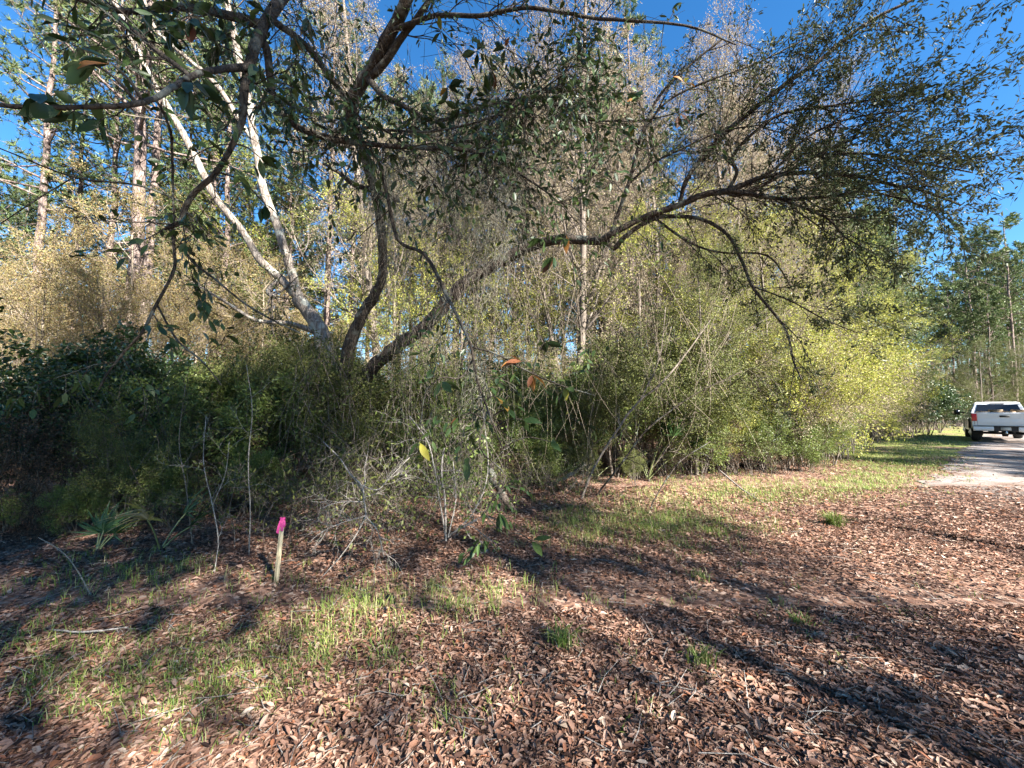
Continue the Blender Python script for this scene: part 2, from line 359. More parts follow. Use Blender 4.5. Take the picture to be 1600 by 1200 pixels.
# ------------------------------------------------------------------ plant kinds
def shrubS(k=9, tw=7, wander=.16, trop=.03, droop=0., ang=50):
    return [dict(n=7, wander=.10, trop=.04, kids=k, start=.32, len=.50, ang=ang, rad=.5, sides=5, taper=.3),
            dict(n=5, wander=wander, trop=trop, kids=tw, start=.15, len=.5, ang=48, rad=.55, sides=3, leaf=True, bare=.4),
            dict(n=4, wander=.2, trop=droop, sides=3, leaf=True, bare=.2, taper=.5)]
PR_EVER = [make_proto(10 + i, shrubS(10, 8), 2.4, .022, leaf=dict(L=.075, Wd=.042, spread=.8, droop=.3, up=.55, hexa=True), nl=4, lmat=L_EVER, bark=M_TWIG, stems=6, base_spread=.3) for i in range(2)]
PR_HOLLY = [make_proto(20 + i, shrubS(11, 8), 3.0, .025, leaf=dict(L=.05, Wd=.024, spread=.8, droop=.05, up=.3), nl=8, lmat=L_HOLLY, bark=M_TWIG, stems=6, base_spread=.3) for i in range(2)]
PR_WAX = [make_proto(30 + i, shrubS(10, 8), 2.4, .016, leaf=dict(L=.072, Wd=.026, spread=.6, droop=-.15, up=.2), nl=5, lmat=L_WAX, bark=M_TWIG, stems=7, base_spread=.3) for i in range(2)]
PR_SPR = [make_proto(40 + i, shrubS(11, 8), 3.0, .020, leaf=dict(L=.05, Wd=.024, spread=.8, droop=0., up=.3), nl=6, lmat=L_SPRING, bark=M_TWIG, stems=6, base_spread=.3) for i in range(3)]
PR_TAN = [make_proto(50 + i, shrubS(13, 9, .2, .0, -.05), 2.8, .016, leaf=dict(L=.035, Wd=.016, spread=.9, droop=.2, up=.2), nl=3, lmat=L_TAN, bark=M_TANTWIG, stems=8, base_spread=.35) for i in range(2)]
PR_BRUSH = [make_proto(58 + i, [dict(n=7, wander=.16, trop=.02, kids=6, start=.2, len=.55, ang=45, rad=.6, rmin=.003, sides=4, taper=.4), dict(n=5, wander=.22, trop=-.02, kids=4, start=.2, len=.5, ang=45, rad=.65, rmin=.002, sides=3, taper=.5), dict(n=4, wander=.25, sides=3, taper=.5, leaf=True, bare=.6)], 1.0, .006, leaf=dict(L=.045, Wd=.02, spread=.9, droop=.4, up=.2), nl=1, lmat=L_HOLLY, bark=M_TWIG, stems=6, base_spread=.35) for i in range(2)]
PR_BROWN = [make_proto(55 + i, shrubS(9, 7, .25, .0, -.1), 2.4, .014, leaf=dict(L=.045, Wd=.02, spread=.9, droop=.4, up=.2), nl=1, lmat=leafmat('withered_leaf', [(.05, .03, .018), (.10, .06, .035), (.16, .10, .06)], .2, .6, .2), bark=M_OAK, stems=7, base_spread=.4) for i in range(2)]
def treeS(k1=16, k2=8, k3=6, ang=55, up=.05, start=.3, shape=1., l1=.34):
    return [dict(n=14, rmin=.012, wander=.035, trop=.02, kids=k1, start=start, len=l1, ang=ang, rad=.42, sides=8, taper=.2, shape=shape),
            dict(n=7, rmin=.007, wander=.11, trop=up, kids=k2, start=.2, len=.5, ang=45, rad=.5, sides=4, taper=.3),
            dict(n=4, rmin=.0045, wander=.16, trop=.02, kids=k3, start=.15, len=.5, ang=42, rad=.55, sides=3, leaf=True, bare=.5),
            dict(n=3, wander=.2, trop=0., sides=3, leaf=True, bare=.2, taper=.5)]
PT_TAN = [make_proto(60 + i, treeS(30, 10, 7, 40, .07, .2, 1., .27), 15, .14, leaf=dict(L=.052, Wd=.024, spread=.9, droop=.2, up=.2), nl=4, lmat=L_TAN, bark=M_TWIG, jit=.06) for i in range(3)]
PT_SPR = [make_proto(70 + i, treeS(20, 9, 6, 55, .04, .22, .8, .4), 9, .10, leaf=dict(L=.065, Wd=.034, spread=.9, droop=.1, up=.3), nl=4, lmat=L_SPRING, bark=M_TWIG, jit=.06) for i in range(3)]
PT_AMB = [make_proto(80 + i, treeS(20, 9, 6, 55, .03, .15, .7, .45), 6.5, .07, leaf=dict(L=.05, Wd=.024, spread=.9, droop=.1, up=.3), nl=6, lmat=L_AMBER, bark=M_TANTWIG, jit=.05) for i in range(2)]
PT_OLIVE = [make_proto(90 + i, treeS(22, 9, 6, 60, .03, .15, .7, .42), 7.5, .09, leaf=dict(L=.06, Wd=.03, spread=.9, droop=.1, up=.3), nl=6, lmat=L_HOLLY, bark=M_TWIG, jit=.06) for i in range(2)]
BIGS = treeS(24, 10, 7, 58, .05, .38, .7, .36); BIGS[0] = dict(BIGS[0], wander=.085, taper=.06)
PT_BIG = [make_proto(95 + i, BIGS, 15, .17, leaf=dict(L=.16, Wd=.088, spread=.9, droop=.1, up=.4), nl=(5, 1)[i], lmat=L_OAK, bark=M_OAK, jit=.12) for i in range(2)]

def pine_proto(seed, H=20, r0=.17, base=.5, dens=1.0, nw=.012):
    rng = np.random.default_rng(seed)
    n = 22; z = np.linspace(0, H, n); wob = np.cumsum(rng.normal(0, .035, (n, 2)), 0); wob -= wob[0]
    P = np.column_stack([wob, z]); r = r0 * (1 - .8 * (z / H) ** 1.1); r[0] *= 1.25; P[0, 2] = -.1
    tr = MB(); tr.tube(P, r, 10)
    br = MB(); nd = MB(); TP = []; TD = []
    # dead stubs on the bare stem
    for k in range(int(9)):
        h = rng.uniform(.2, base); i = int(h * (n - 1)); a = rng.uniform(0, 6.28); L = rng.uniform(.3, 1.1)
        d = np.array((math.cos(a), math.sin(a), rng.uniform(-.2, .2))); q = P[i] + d * r[i] * .8
        br.tube([q, q + d * L * .5, q + d * L + (0, 0, -.1 * L)], [.018, .012, .005], 3, cap=False)
    nb = int(34 * dens)
    for k in range(nb):
        h = base + (1 - base) * (k + rng.uniform(0, 1)) / nb; f = h * (n - 1); i = min(n - 2, int(f)); q = P[i] + (P[i + 1] - P[i]) * (f - i)
        a = rng.uniform(0, 6.28); t = (h - base) / (1 - base); L = (.3 + 1.0 * (1 - t) ** .6) * H * .14 * rng.uniform(.6, 1.2)
        d = np.array((math.cos(a), math.sin(a), rng.uniform(-.05, .5) + .5 * t)); d /= np.linalg.norm(d)
        pts = [q]; dd = d.copy()
        for s in range(6):
            dd = dd + rng.normal(0, .1, 3) + (0, 0, .04); dd /= np.linalg.norm(dd); pts.append(pts[-1] + dd * L / 6)
        pts = np.array(pts); br.tube(pts, np.linspace(r[i] * .3 + .008, .006, 7), 4, cap=False)
        for s in range(2, 7):
            for _ in range(3):
                a2 = perp(rng, dd); sd = dd * .6 + a2 * .8 + (0, 0, .25); sd /= np.linalg.norm(sd); l2 = L * rng.uniform(.12, .3)
                e = pts[s] + sd * l2; br.tube([pts[s], e], [.008, .004], 3, cap=False); TP.append(e); TD.append(sd)
                TP.append(pts[s] + sd * l2 * .55); TD.append(sd)
        TP.append(pts[-1]); TD.append(dd)
    TP = np.array(TP); TD = np.array(TD); m = 13
    p = np.repeat(TP, m, 0); d = nrm(np.repeat(TD, m, 0) * .8 + rng.normal(0, .6, (len(TP) * m, 3)))
    l = rng.uniform(.16, .28, len(p))[:, None]; sv = nrm(np.cross(d, rng.normal(0, 1, d.shape))) * nw
    V = np.stack([p + sv, p - sv, p + d * l + (0, 0, -.03)], 1).reshape(-1, 3); T = np.arange(len(p) * 3).reshape(-1, 3)
    nd.add(V, T=T, rt=np.clip(np.repeat(rng.uniform(0, 1, len(TP)), m) * .6 + rng.uniform(0, .4, len(p)), 0, 1))
    return [('trunk', tr.mesh('pine_trunk', M_PINE), False), ('branches', br.mesh('pine_branches', M_PINE), True), ('crown', nd.mesh('pine_needles', L_PINE), True)]
PP = [pine_proto(100, 21, .19, .42, 1.3, .016), pine_proto(101, 19, .16, .45, 1.3, .016), pine_proto(102, 17, .14, .36, 1.4, .018), pine_proto(103, 22, .18, .5, 1.3, .016)]
PPF = [pine_proto(110, 19, .15, .42, 1.1, .028), pine_proto(111, 17, .13, .48, 1.0, .028), pine_proto(112, 15, .12, .28, 1.2, .028)]

# ------------------------------------------------------------------ the large trees at the edge of the wood
HW = .72
def hpath(pts):
    P = np.array([at(x, y, d) for x, y, d, w in pts]); r = np.array([w / 2 / F * d for x, y, d, w in pts]) * HW
    k = 4; Ps = smooth_path(P, k); rs = np.interp(np.linspace(0, len(P) - 1, len(Ps)), np.arange(len(P)), r)
    return Ps, rs
def fill(pts):  # (x,y,d,w) with None carried over / interpolated
    a = np.array([[np.nan if c is None else c for c in p] for p in pts], float)
    for c in (2, 3):
        ok = ~np.isnan(a[:, c]); a[:, c] = np.interp(np.arange(len(a)), np.arange(len(a))[ok], a[ok, c])
    return [tuple(p) for p in a]
N_ = None
def hero(parent, name, pts, mat, sides=10):
    P, r = hpath(fill(pts)); rng = np.random.default_rng(int(abs(P.sum() * 1000)) % 99999)
    r = r * (1 + rng.normal(0, .025, len(r))); P = P + rng.normal(0, .07, P.shape) * r[:, None]
    m = MB(); m.tube(P, r, sides); m.build(name, mat, parent); return P, r
def to_ground(p): return np.array((p[0], p[1], 0.0))

# live oak: leaning stem that arches over towards the road
OB = to_ground(at(548, 768, 7.5)); oak = empty('live_oak')
tag(oak, 'leaning dark oak whose long limb arches over towards the dirt road', 'tree')
OAKP = []
P, r = hero(oak, 'trunk', [(548, 780, 7.5, 46), (551, 690, 7.5, 38), (562, 610, 7.5, 34), (584, 572, 7.45, 30), (604, 555, N_, N_), (628, 535, 7.3, 29), (658, 515, N_, N_), (685, 488, 7.1, 28), (709, 457, 7.0, 28), (739, 434, 6.9, 27), (786, 407, 6.7, 26), (824, 386, 6.5, 24), (880, 374, 6.3, 21), (952, 378, 6.0, 18)], M_OAK, 12)
limbs = [
 [(940, 376, 6.0, 14), (955, 366, N_, 14), (1003, 341, 5.8, 14), (1060, 321, 5.6, 14), (1100, 304, N_, 14), (1141, 297, 5.3, 14), (1192, 277, N_, 10), (1249, 270, 5.0, 10), (1279, 270, N_, 9), (1347, 277, 4.7, 8), (1398, 290, N_, 7), (1431, 294, 4.4, 6), (1500, 320, 4.2, 4)],
 [(1055, 322, 5.6, 9), (1063, 315, 5.6, 9), (1070, 287, N_, 10), (1094, 250, 5.4, 10), (1138, 203, N_, 11), (1171, 176, 5.2, 11), (1222, 135, N_, 10), (1276, 98, 4.9, 9), (1317, 64, N_, 8), (1364, 30, 4.6, 7), (1425, 0, N_, 6), (1520, -50, 4.3, 4)],
 [(1138, 297, 5.3, 8), (1151, 270, N_, 8), (1144, 246, 5.2, 7), (1168, 216, N_, 7), (1212, 182, 5.0, 7), (1262, 169, N_, 6), (1303, 165, 4.8, 5), (1400, 150, 4.5, 3)],
 [(1130, 300, 5.3, 9), (1158, 304, 5.2, 9), (1209, 280, N_, 8), (1276, 243, 4.9, 7), (1313, 226, N_, 5), (1400, 190, 4.5, 3)],
 [(1276, 243, 4.9, 6), (1300, 240, N_, 6), (1364, 241, 4.6, 5), (1431, 253, N_, 5), (1520, 270, 4.2, 3)],
 [(1128, 300, 5.3, 10), (1148, 299, 5.2, 10), (1222, 311, N_, 8), (1296, 307, 4.8, 7), (1364, 300, N_, 5), (1470, 330, 4.4, 3)],
 [(1215, 310, 5.0, 6), (1262, 327, 4.9, 6), (1296, 344, N_, 5), (1317, 368, N_, 4), (1345, 385, 4.6, 3)],
 [(950, 378, 6.0, 12), (959, 388, 6.0, 12), (982, 365, N_, 11), (1023, 341, 5.8, 10), (1060, 338, N_, 9), (1100, 344, 5.5, 8), (1138, 368, N_, 7), (1160, 410, 5.3, 7), (1175, 447, N_, 6), (1202, 481, 5.1, 6), (1229, 518, N_, 5), (1239, 562, 5.0, 4), (1252, 592, 4.9, 3)],
 [(1175, 447, 5.25, 4), (1235, 470, 5.0, 3), (1290, 500, N_, 3), (1340, 520, 4.8, 2)],
 [(955, 366, 6.0, 10), (959, 354, 6.0, 10), (982, 287, 5.8, 9), (996, 236, 5.6, 8), (1003, 209, N_, 7), (1030, 150, 5.3, 6), (1080, 100, N_, 5), (1130, 60, 5.0, 4)],
 [(982, 287, 5.8, 6), (1020, 255, 5.6, 5), (1060, 235, N_, 5), (1130, 205, 5.2, 4), (1230, 190, 5.0, 3)],
 [(1000, 215, 5.6, 5), (1040, 160, 5.4, 5), (1110, 125, N_, 5), (1180, 100, 5.0, 4), (1260, 60, 4.8, 3)],
 [(1141, 297, 5.3, 8), (1209, 265, 5.1, 6), (1260, 215, N_, 5), (1330, 185, 4.7, 4), (1440, 170, 4.4, 3)],
 [(1023, 341, 5.8, 6), (1080, 380, 5.6, 5), (1130, 395, N_, 4), (1200, 400, 5.3, 4), (1240, 455, 5.2, 2)],
]
sk = Sk(); rngo = np.random.default_rng(5)
TW = [dict(n=6, wander=.14, trop=.0, kids=7, start=.15, len=.42, ang=42, rad=.5, sides=3, leaf=True, bare=.4, taper=.3),
      dict(n=4, wander=.18, trop=-.01, kids=3, start=.2, len=.5, ang=40, rad=.6, sides=3, leaf=True, bare=.2, taper=.5), dict(n=3, wander=.2, sides=3, leaf=True, bare=0, taper=.5)]
for k, L in enumerate(limbs):
    P, r = hero(oak, 'limb', L, M_OAK, 7)
    n = len(P); rx = P[:, 0] / P[:, 1] * F + 800
    cnt = [26, 30, 22, 20, 20, 22, 11, 9, 7, 12, 12, 12, 18, 7][k]
    for q in range(cnt):
        t = .12 + .88 * (q + rngo.uniform()) / cnt; i = min(n - 2, int(t * (n - 1)))
        d = nrm(P[i + 1] - P[i]); ang = R(rngo.uniform(25, 65)); dd = d * math.cos(ang) + perp(rngo, d) * math.sin(ang)
        if k in (7, 8, 13): dd = nrm(dd + np.array((0, 0, -.3)))
        grow(rngo, sk, P[i], dd, rngo.uniform(.6, 1.6) * (1 if k < 6 else .75), min(.009, r[i] * .6), 0, TW)
m = MB(); sk_tubes(m, sk); tag(m.build('twigs', M_OAK, oak), kind='stuff')
P = np.vstack(sk.P); D = np.vstack(sk.D); xx = P[:, 0] / P[:, 1] * F + 800
keep = rngo.uniform(0, 1, len(P)) < np.interp(xx, [900, 1050, 1180, 1300, 1450], [.2, .2, .4, .8, .85])
P = np.repeat(P[keep], 2, 0); D = np.repeat(D[keep], 2, 0); P = P + rngo.normal(0, .02, P.shape)
m = MB(); add_leaves(m, P, D, rngo, L=.052, Wd=.019, spread=.6, droop=.05, up=.45, hexa=True); tag(m.build('crown', L_OAK, oak), kind='stuff')

# forked tree with pale sunlit stems
fork = empty('forked_tree'); tag(fork, 'pale grey tree forking into two sunlit stems above the thicket', 'tree')
hero(fork, 'trunk', [(520, 765, 8.2, 46), (516, 640, 8.2, 40), (505, 535, 8.2, 33), (490, 500, N_, 31), (465, 465, 8.2, 28)], M_PALE, 12)
sk = Sk(); rngf = np.random.default_rng(15)
FB = [[(470, 472, 8.2, 18), (440, 437, 8.1, 17), (405, 405, N_, 16), (381, 364, N_, 15), (337, 310, 7.8, 15), (317, 270, N_, 15), (290, 216, N_, 14), (270, 182, 7.5, 13), (253, 152, N_, 13), (229, 111, N_, 13), (199, 44, 7.2, 12), (182, 10, N_, 11), (150, -70, 7, 8), (120, -160, 6.9, 4)],
      [(468, 470, 8.2, 20), (455, 425, 8.2, 19), (449, 405, N_, 18), (429, 344, N_, 18), (412, 297, N_, 17), (402, 243, 8.0, 17), (395, 202, N_, 15), (388, 145, N_, 15), (378, 111, 7.8, 15), (368, 67, N_, 14), (355, 0, N_, 13), (340, -80, 7.6, 9), (330, -170, 7.6, 5)],
      [(398, 222, 8.0, 10), (372, 186, 7.9, 11), (351, 150, N_, 11), (324, 118, N_, 11), (277, 78, 7.6, 9), (240, 40, N_, 8), (215, -40, 7.4, 5)],
      [(437, 436, 8.1, 12), (420, 455, 8.05, 13), (428, 463, 8.0, 11)],
      [(500, 520, 8.2, 14), (450, 505, 7.9, 10), (400, 500, 7.6, 8), (350, 470, 7.4, 6), (300, 440, 7.3, 3)]]
for L in FB:
    P, r = hero(fork, 'stem', L, M_PALE, 9); n = len(P)
    for q in range(8):
        i = int(rngf.uniform(.35, .98) * (n - 1)); i = min(i, n - 2); d = nrm(P[i + 1] - P[i]); ang = R(rngf.uniform(35, 70))
        grow(rngf, sk, P[i], d * math.cos(ang) + perp(rngf, d) * math.sin(ang), rngf.uniform(.8, 1.8), r[i] * .3, 0, TW)
m = MB(); sk_tubes(m, sk); tag(m.build('twigs', M_TWIG, fork), kind='stuff')
P = np.vstack(sk.P); D = np.vstack(sk.D); m = MB(); add_leaves(m, P, D, rngf, L=.06, Wd=.028, spread=.8, up=.4); tag(m.build('crown', L_HOLLY, fork), kind='stuff')

# magnolia: twisting dark trunk, near boughs with big leathery leaves
mag = empty('magnolia'); tag(mag, 'dark twisting magnolia with large leathery leaves drooping over the clearing', 'tree')
MAGP = []
def mh(name, pts, sides=9):
    P, r = hero(mag, name, pts, M_MAG, sides); MAGP.append((P, r)); return P, r
mh('trunk', [(528, 770, 7.3, 38), (531, 640, 7.2, 32), (545, 545, 7.0, 27), (567, 491, 6.9, 24), (584, 464, N_, 22), (597, 434, N_, 20), (598, 400, 6.5, 20), (597, 371, N_, 20), (591, 321, 6.2, 20), (581, 280, N_, 22), (567, 236, 5.7, 25), (550, 196, N_, 27), (550, 159, 5.3, 28), (574, 118, N_, 28), (591, 88, N_, 27), (614, 44, 4.7, 27), (635, 0, 4.5, 27), (655, -60, 4.4, 25), (650, -160, 4.3, 22), (630, -260, 4.3, 14)], 12)
for L in [
 [(650, -60, 4.4, 20), (600, -80, 3.8, 24), (520, -70, 3.2, 26), (455, -20, 2.7, 25), (412, 40, 2.4, 24), (388, 110, 2.2, 20), (381, 150, 2.1, 17), (378, 189, N_, 14), (358, 236, N_, 11), (331, 277, N_, 11), (304, 300, N_, 11), (290, 324, N_, 11), (280, 348, N_, 10), (257, 358, 2.05, 6)],
 [(390, 105, 2.2, 16), (350, 108, 1.95, 14), (310, 115, 1.7, 13), (275, 133, 1.45, 13), (243, 153, 1.25, 12), (202, 164, 1.15, 11), (142, 167, 1.1, 10), (67, 168, 1.05, 10), (0, 164, 1.0, 10), (-70, 150, 1.0, 8), (-150, 120, 1.0, 4)],
 [(300, 122, 1.65, 10), (280, 105, N_, 11), (250, 84, 1.7, 11), (223, 60, N_, 10), (190, 30, 1.75, 7)],
 [(412, 40, 2.4, 22), (350, 22, 2.2, 19), (280, 12, 2.0, 16), (200, 18, 1.85, 12), (140, 5, 1.75, 8), (60, -20, 1.7, 4)],
 [(405, 55, 2.4, 20), (418, 84, 2.4, 18), (425, 142, N_, 16), (445, 179, N_, 16), (472, 202, 2.5, 15), (516, 216, 2.6, 13), (560, 224, N_, 11), (641, 230, 2.8, 10), (732, 235, 2.9, 8), (786, 256, 3.0, 6), (860, 305, 3.0, 4), (905, 350, 3.0, 2.5)],
 [(425, 30, 2.5, 16), (481, 74, 3.0, 14), (515, 120, 4.0, 14), (548, 165, 5.3, 14)],
 [(574, 122, 5.1, 15), (600, 150, 4.95, 14), (624, 162, N_, 12), (655, 179, N_, 10), (685, 190, 4.7, 8), (760, 165, 4.4, 8), (817, 155, 4.2, 8), (851, 155, N_, 7), (894, 179, 4.0, 6), (918, 187, N_, 5), (1000, 188, 3.8, 4), (1060, 175, 3.7, 3)],
 [(612, 48, 4.7, 12), (680, 25, 4.4, 10), (749, 25, 4.2, 9), (786, 17, N_, 9), (827, 12, 4.0, 8), (884, 20, N_, 8), (935, 29, 3.8, 7), (1070, 40, 3.6, 5), (1150, 70, 3.5, 3)],
 [(577, 122, 5.1, 18), (601, 98, N_, 17), (631, 54, 4.7, 15), (658, 20, N_, 13), (700, -50, 4.4, 9), (740, -130, 4.3, 5)],
 [(505, 255, 5.7, 6), (530, 270, 5.8, 9), (550, 287, 5.9, 11), (581, 297, 6.0, 12), (605, 306, N_, 13), (622, 313, 5.9, 11)],
 [(560, 222, 2.7, 7), (590, 250, 2.85, 7), (606, 310, 2.9, 8), (622, 375, 2.9, 8), (660, 395, 2.85, 8), (682, 427, N_, 8), (699, 464, 2.75, 8), (712, 488, N_, 7), (726, 518, 2.65, 7), (736, 542, N_, 6), (745, 590, 2.6, 5), (762, 640, N_, 4), (785, 700, 2.55, 3)],
 [(736, 542, 2.65, 5), (775, 553, 2.6, 4), (820, 578, N_, 4), (870, 600, N_, 3), (930, 618, 2.55, 2)],
 [(740, 560, 2.64, 4), (720, 590, N_, 4), (690, 590, 2.55, 3), (665, 610, 2.5, 2)],
 [(762, 640, 2.58, 3), (750, 700, 2.5, 3), (790, 745, 2.45, 3), (760, 800, 2.4, 3), (790, 835, 2.4, 2)],
 [(640, 232, 2.8, 5), (600, 203, 2.8, 6), (560, 200, 2.75, 6), (520, 206, 2.65, 7)],
 [(600, 203, 2.8, 6), (665, 206, 2.85, 5), (730, 195, 2.9, 4), (800, 170, 2.95, 3), (860, 130, 3.0, 2.5), (900, 95, 3.0, 2)],
 [(272, 350, 2.1, 4), (270, 280, N_, 5), (268, 215, 1.9, 6), (258, 182, 1.6, 6), (246, 160, 1.3, 5)],
 [(268, 352, 2.1, 6), (273, 400, 2.1, 6), (270, 427, N_, 6), (243, 478, N_, 6), (223, 518, 2.05, 6), (196, 548, N_, 5), (169, 582, N_, 4), (154, 608, 2.0, 3)],
 [(245, 475, 2.1, 4), (277, 532, 2.05, 4), (310, 559, N_, 4), (331, 582, N_, 3), (346, 602, 2.0, 3)],
 [(283, 380, 2.1, 4), (300, 408, 2.1, 5), (337, 437, N_, 5), (378, 471, 2.1, 4), (422, 498, N_, 4), (468, 520, 2.1, 3)],
 [(285, 316, 2.1, 5), (240, 297, 2.0, 5), (202, 287, N_, 5), (115, 277, 1.8, 4), (0, 232, 1.6, 3), (-60, 215, 1.6, 2)],
 [(115, 277, 1.8, 3), (60, 310, 1.7, 3), (0, 350, 1.7, 2)],
]: mh('bough', L, 8)
AP = np.vstack([p for p, r in MAGP[1:]]); AR = np.concatenate([r for p, r in MAGP[1:]])
# thin twigs and small leaves in the tangle
sk = Sk(); rngm = np.random.default_rng(25)
MT = [dict(n=6, wander=.2, trop=-.03, kids=6, start=.15, len=.5, ang=48, rad=.55, sides=3, taper=.35, leaf=True, bare=.6), dict(n=4, wander=.22, trop=-.04, sides=3, leaf=True, bare=.4, taper=.5)]
for k, (P, r) in enumerate(MAGP[1:]):
    n = len(P); cnt = int(1.7 * [14, 2, 6, 18, 22, 12, 18, 18, 8, 3, 5, 3, 2, 2, 8, 14, 1, 2, 1, 1, 1, 0][k])
    for q in range(cnt):
        i = min(n - 2, int(rngm.uniform(.1, 1) * (n - 1))); d = nrm(P[i + 1] - P[i]); ang = R(rngm.uniform(30, 75)); near = P[i][1] / 3.0
        grow(rngm, sk, P[i], d * math.cos(ang) + perp(rngm, d) * math.sin(ang), rngm.uniform(.25, .75) * min(1.2, near), min(r[i] * .5, .005 * near + .001), 0, MT)
# matted tangle of fine twigs in mid-air, hung on the long bough
for q in range(190):
    b = MAGP[[5, 7, 16, 16, 5][q % 5]][0]; n = len(b); i = min(n - 2, int(rngm.uniform(.5, .98) * (n - 1)))
    grow(rngm, sk, b[i], nrm(rngm.normal(0, .6, 3) + np.array((.35, .1, -.15))), rngm.uniform(.35, .9), .004, 0, MT)
m = MB(); sk_tubes(m, sk); tag(m.build('twigs', M_MAG, mag), kind='stuff')
P = np.vstack(sk.P); D = np.vstack(sk.D); xx = P[:, 0] / P[:, 1] * F + 800; kp = rngm.uniform(0, 1, len(P)) < np.where(xx < 260, .3, .45); P = P[kp]; D = D[kp]
m = MB(); add_leaves(m, P, D, rngm, L=.065, Wd=.026, spread=.7, droop=.5, up=.3, hexa=True); tag(m.build('small_leaves', L_MAG, mag), kind='stuff')
# big leaves, one object each
def big_leaf_mesh(seed, mat, rv):
    rng = np.random.default_rng(seed); n = 8; t = np.linspace(0, 1, n)
    w = np.array([.06, .5, .85, 1., .98, .8, .45, .03]) * .5; bend = rng.uniform(-.5, -.1); tw = rng.uniform(-.4, .4); rows = []
    for i in range(n):
        z = bend * t[i] ** 2 * .6 + .02 * math.sin(7 * t[i] + seed); a = tw * t[i]; ww = w[i] * .35 * (1 + rng.normal(0, .04)); f = .28
        for sx in (-1, 0, 1):
            rows.append((t[i] * .95, sx * ww * math.cos(a), z + (abs(sx) * ww * f) + sx * ww * math.sin(a)))
    I = np.array([(i * 3 + j, i * 3 + j + 1, i * 3 + j + 4, i * 3 + j + 3) for i in range(n - 1) for j in range(2)])
    m = MB(); m.add(np.array(rows), Q=I, rq=rv); m.tube([(-.12, 0, 0), (0, 0, 0), (.5, 0, bend * .15)], [.012, .012, .008], 3, rv, cap=False)
    return m.mesh('leaf', mat)
BL = [big_leaf_mesh(k, L_MAG, .1 + .1 * k) for k in range(8)]
BR = [big_leaf_mesh(20 + k, L_MAGB, k / 4) for k in range(5)]
CL = [(150, 102, 1.1, 4, 0), (175, 100, 1.12, 3, .3), (62, 148, 1.04, 3, 0), (100, 172, 1.08, 3, .3), (297, 128, 1.5, 5, 0), (250, 70, 1.75, 4, 0), (300, 30, 2, 6, .1), (350, 50, 2.1, 6, 0), (230, 15, 1.85, 5, 0), (335, 5, 2.1, 6, 0), (415, 20, 2.4, 6, .1), (460, 55, 2.7, 5, .1), (398, 100, 2.2, 5, 0), (340, 70, 2.1, 5, .1), (270, 45, 1.9, 5, 0), (480, 25, 2.8, 5, .1), (405, 245, 2.15, 5, 0), (415, 320, 2.15, 4, 0), (500, 225, 2.6, 4, 0), (475, 150, 2.6, 4, .1), (560, 235, 2.7, 3, 0), (690, 50, 3.0, 5, .2), (745, 80, 3.0, 6, .3), (770, 110, 2.95, 5, .3), (700, 135, 2.9, 5, .2), (790, 75, 3.0, 5, .2), (680, 190, 2.85, 4, .3), (720, 170, 2.9, 4, .2), (885, 105, 3, 5, .1), (905, 92, 3, 4, .2), (1000, 155, 3.7, 6, .5), (990, 195, 3.7, 6, .3), (955, 150, 3.8, 5, .1), (1070, 130, 3.6, 3, .8), (1062, 178, 3.6, 4, .7), (925, 170, 3.9, 4, .2), (815, 565, 2.6, 3, .9), (832, 585, 2.58, 3, .8), (850, 535, 2.6, 3, 0), (885, 605, 2.57, 3, .1), (655, 690, 2.5, 3, .5), (715, 650, 2.55, 3, .3), (795, 640, 2.55, 3, 0), (815, 655, 2.55, 4, 0), (860, 690, 2.5, 4, 0), (690, 595, 2.52, 3, 0), (885, 365, 3, 5, .25), (850, 375, 3, 5, .2), (865, 400, 3.0, 4, .1), (780, 800, 2.4, 4, 0), (830, 845, 2.4, 3, 0), (730, 715, 2.45, 3, .3), (775, 620, 2.55, 3, .2), (610, 325, 2.9, 2, 0), (760, 150, 2.9, 5, .3), (820, 130, 2.95, 4, .2)]
mt = MB(); nleaf = 0
for (x, y, d, n, rust) in CL:
    q = at(x, y, d); j = int(np.argmin(((AP - q) ** 2).sum(1))); b = AP[j]
    if np.linalg.norm(q - b) > .015: mt.tube(smooth_path([b, (b + q) / 2 + np.array((0, 0, .15 * np.linalg.norm(q - b))), q], 4), np.linspace(min(AR[j], .006), .003, 9), 5)
    dv = nrm(q - b + rngm.normal(0, .03, 3) + np.array((0, 0, -.01)))
    for k in range(n):
        dd = nrm(dv * .5 + perp(rngm, dv) * .8 + np.array((0, 0, -.55)) + rngm.normal(0, .15, 3))
        if nleaf >= 298: break
        o = link('leaf', random.choice(BR if rngm.uniform() < rust else BL), mag); nleaf += 1
        qv = Vector(dd).to_track_quat('X', 'Z'); o.rotation_mode = 'QUATERNION'

        o.rotation_quaternion = qv @ Quaternion((1, 0, 0), rngm.uniform(-1.2, 1.2)); s = rngm.uniform(.095, .15) * (.75 if d < 1.3 else 1); o.scale = (s, s, s); o.location = q + dd * s * .1
mt.build('twigs', M_MAG, mag)['kind'] = 'stuff'

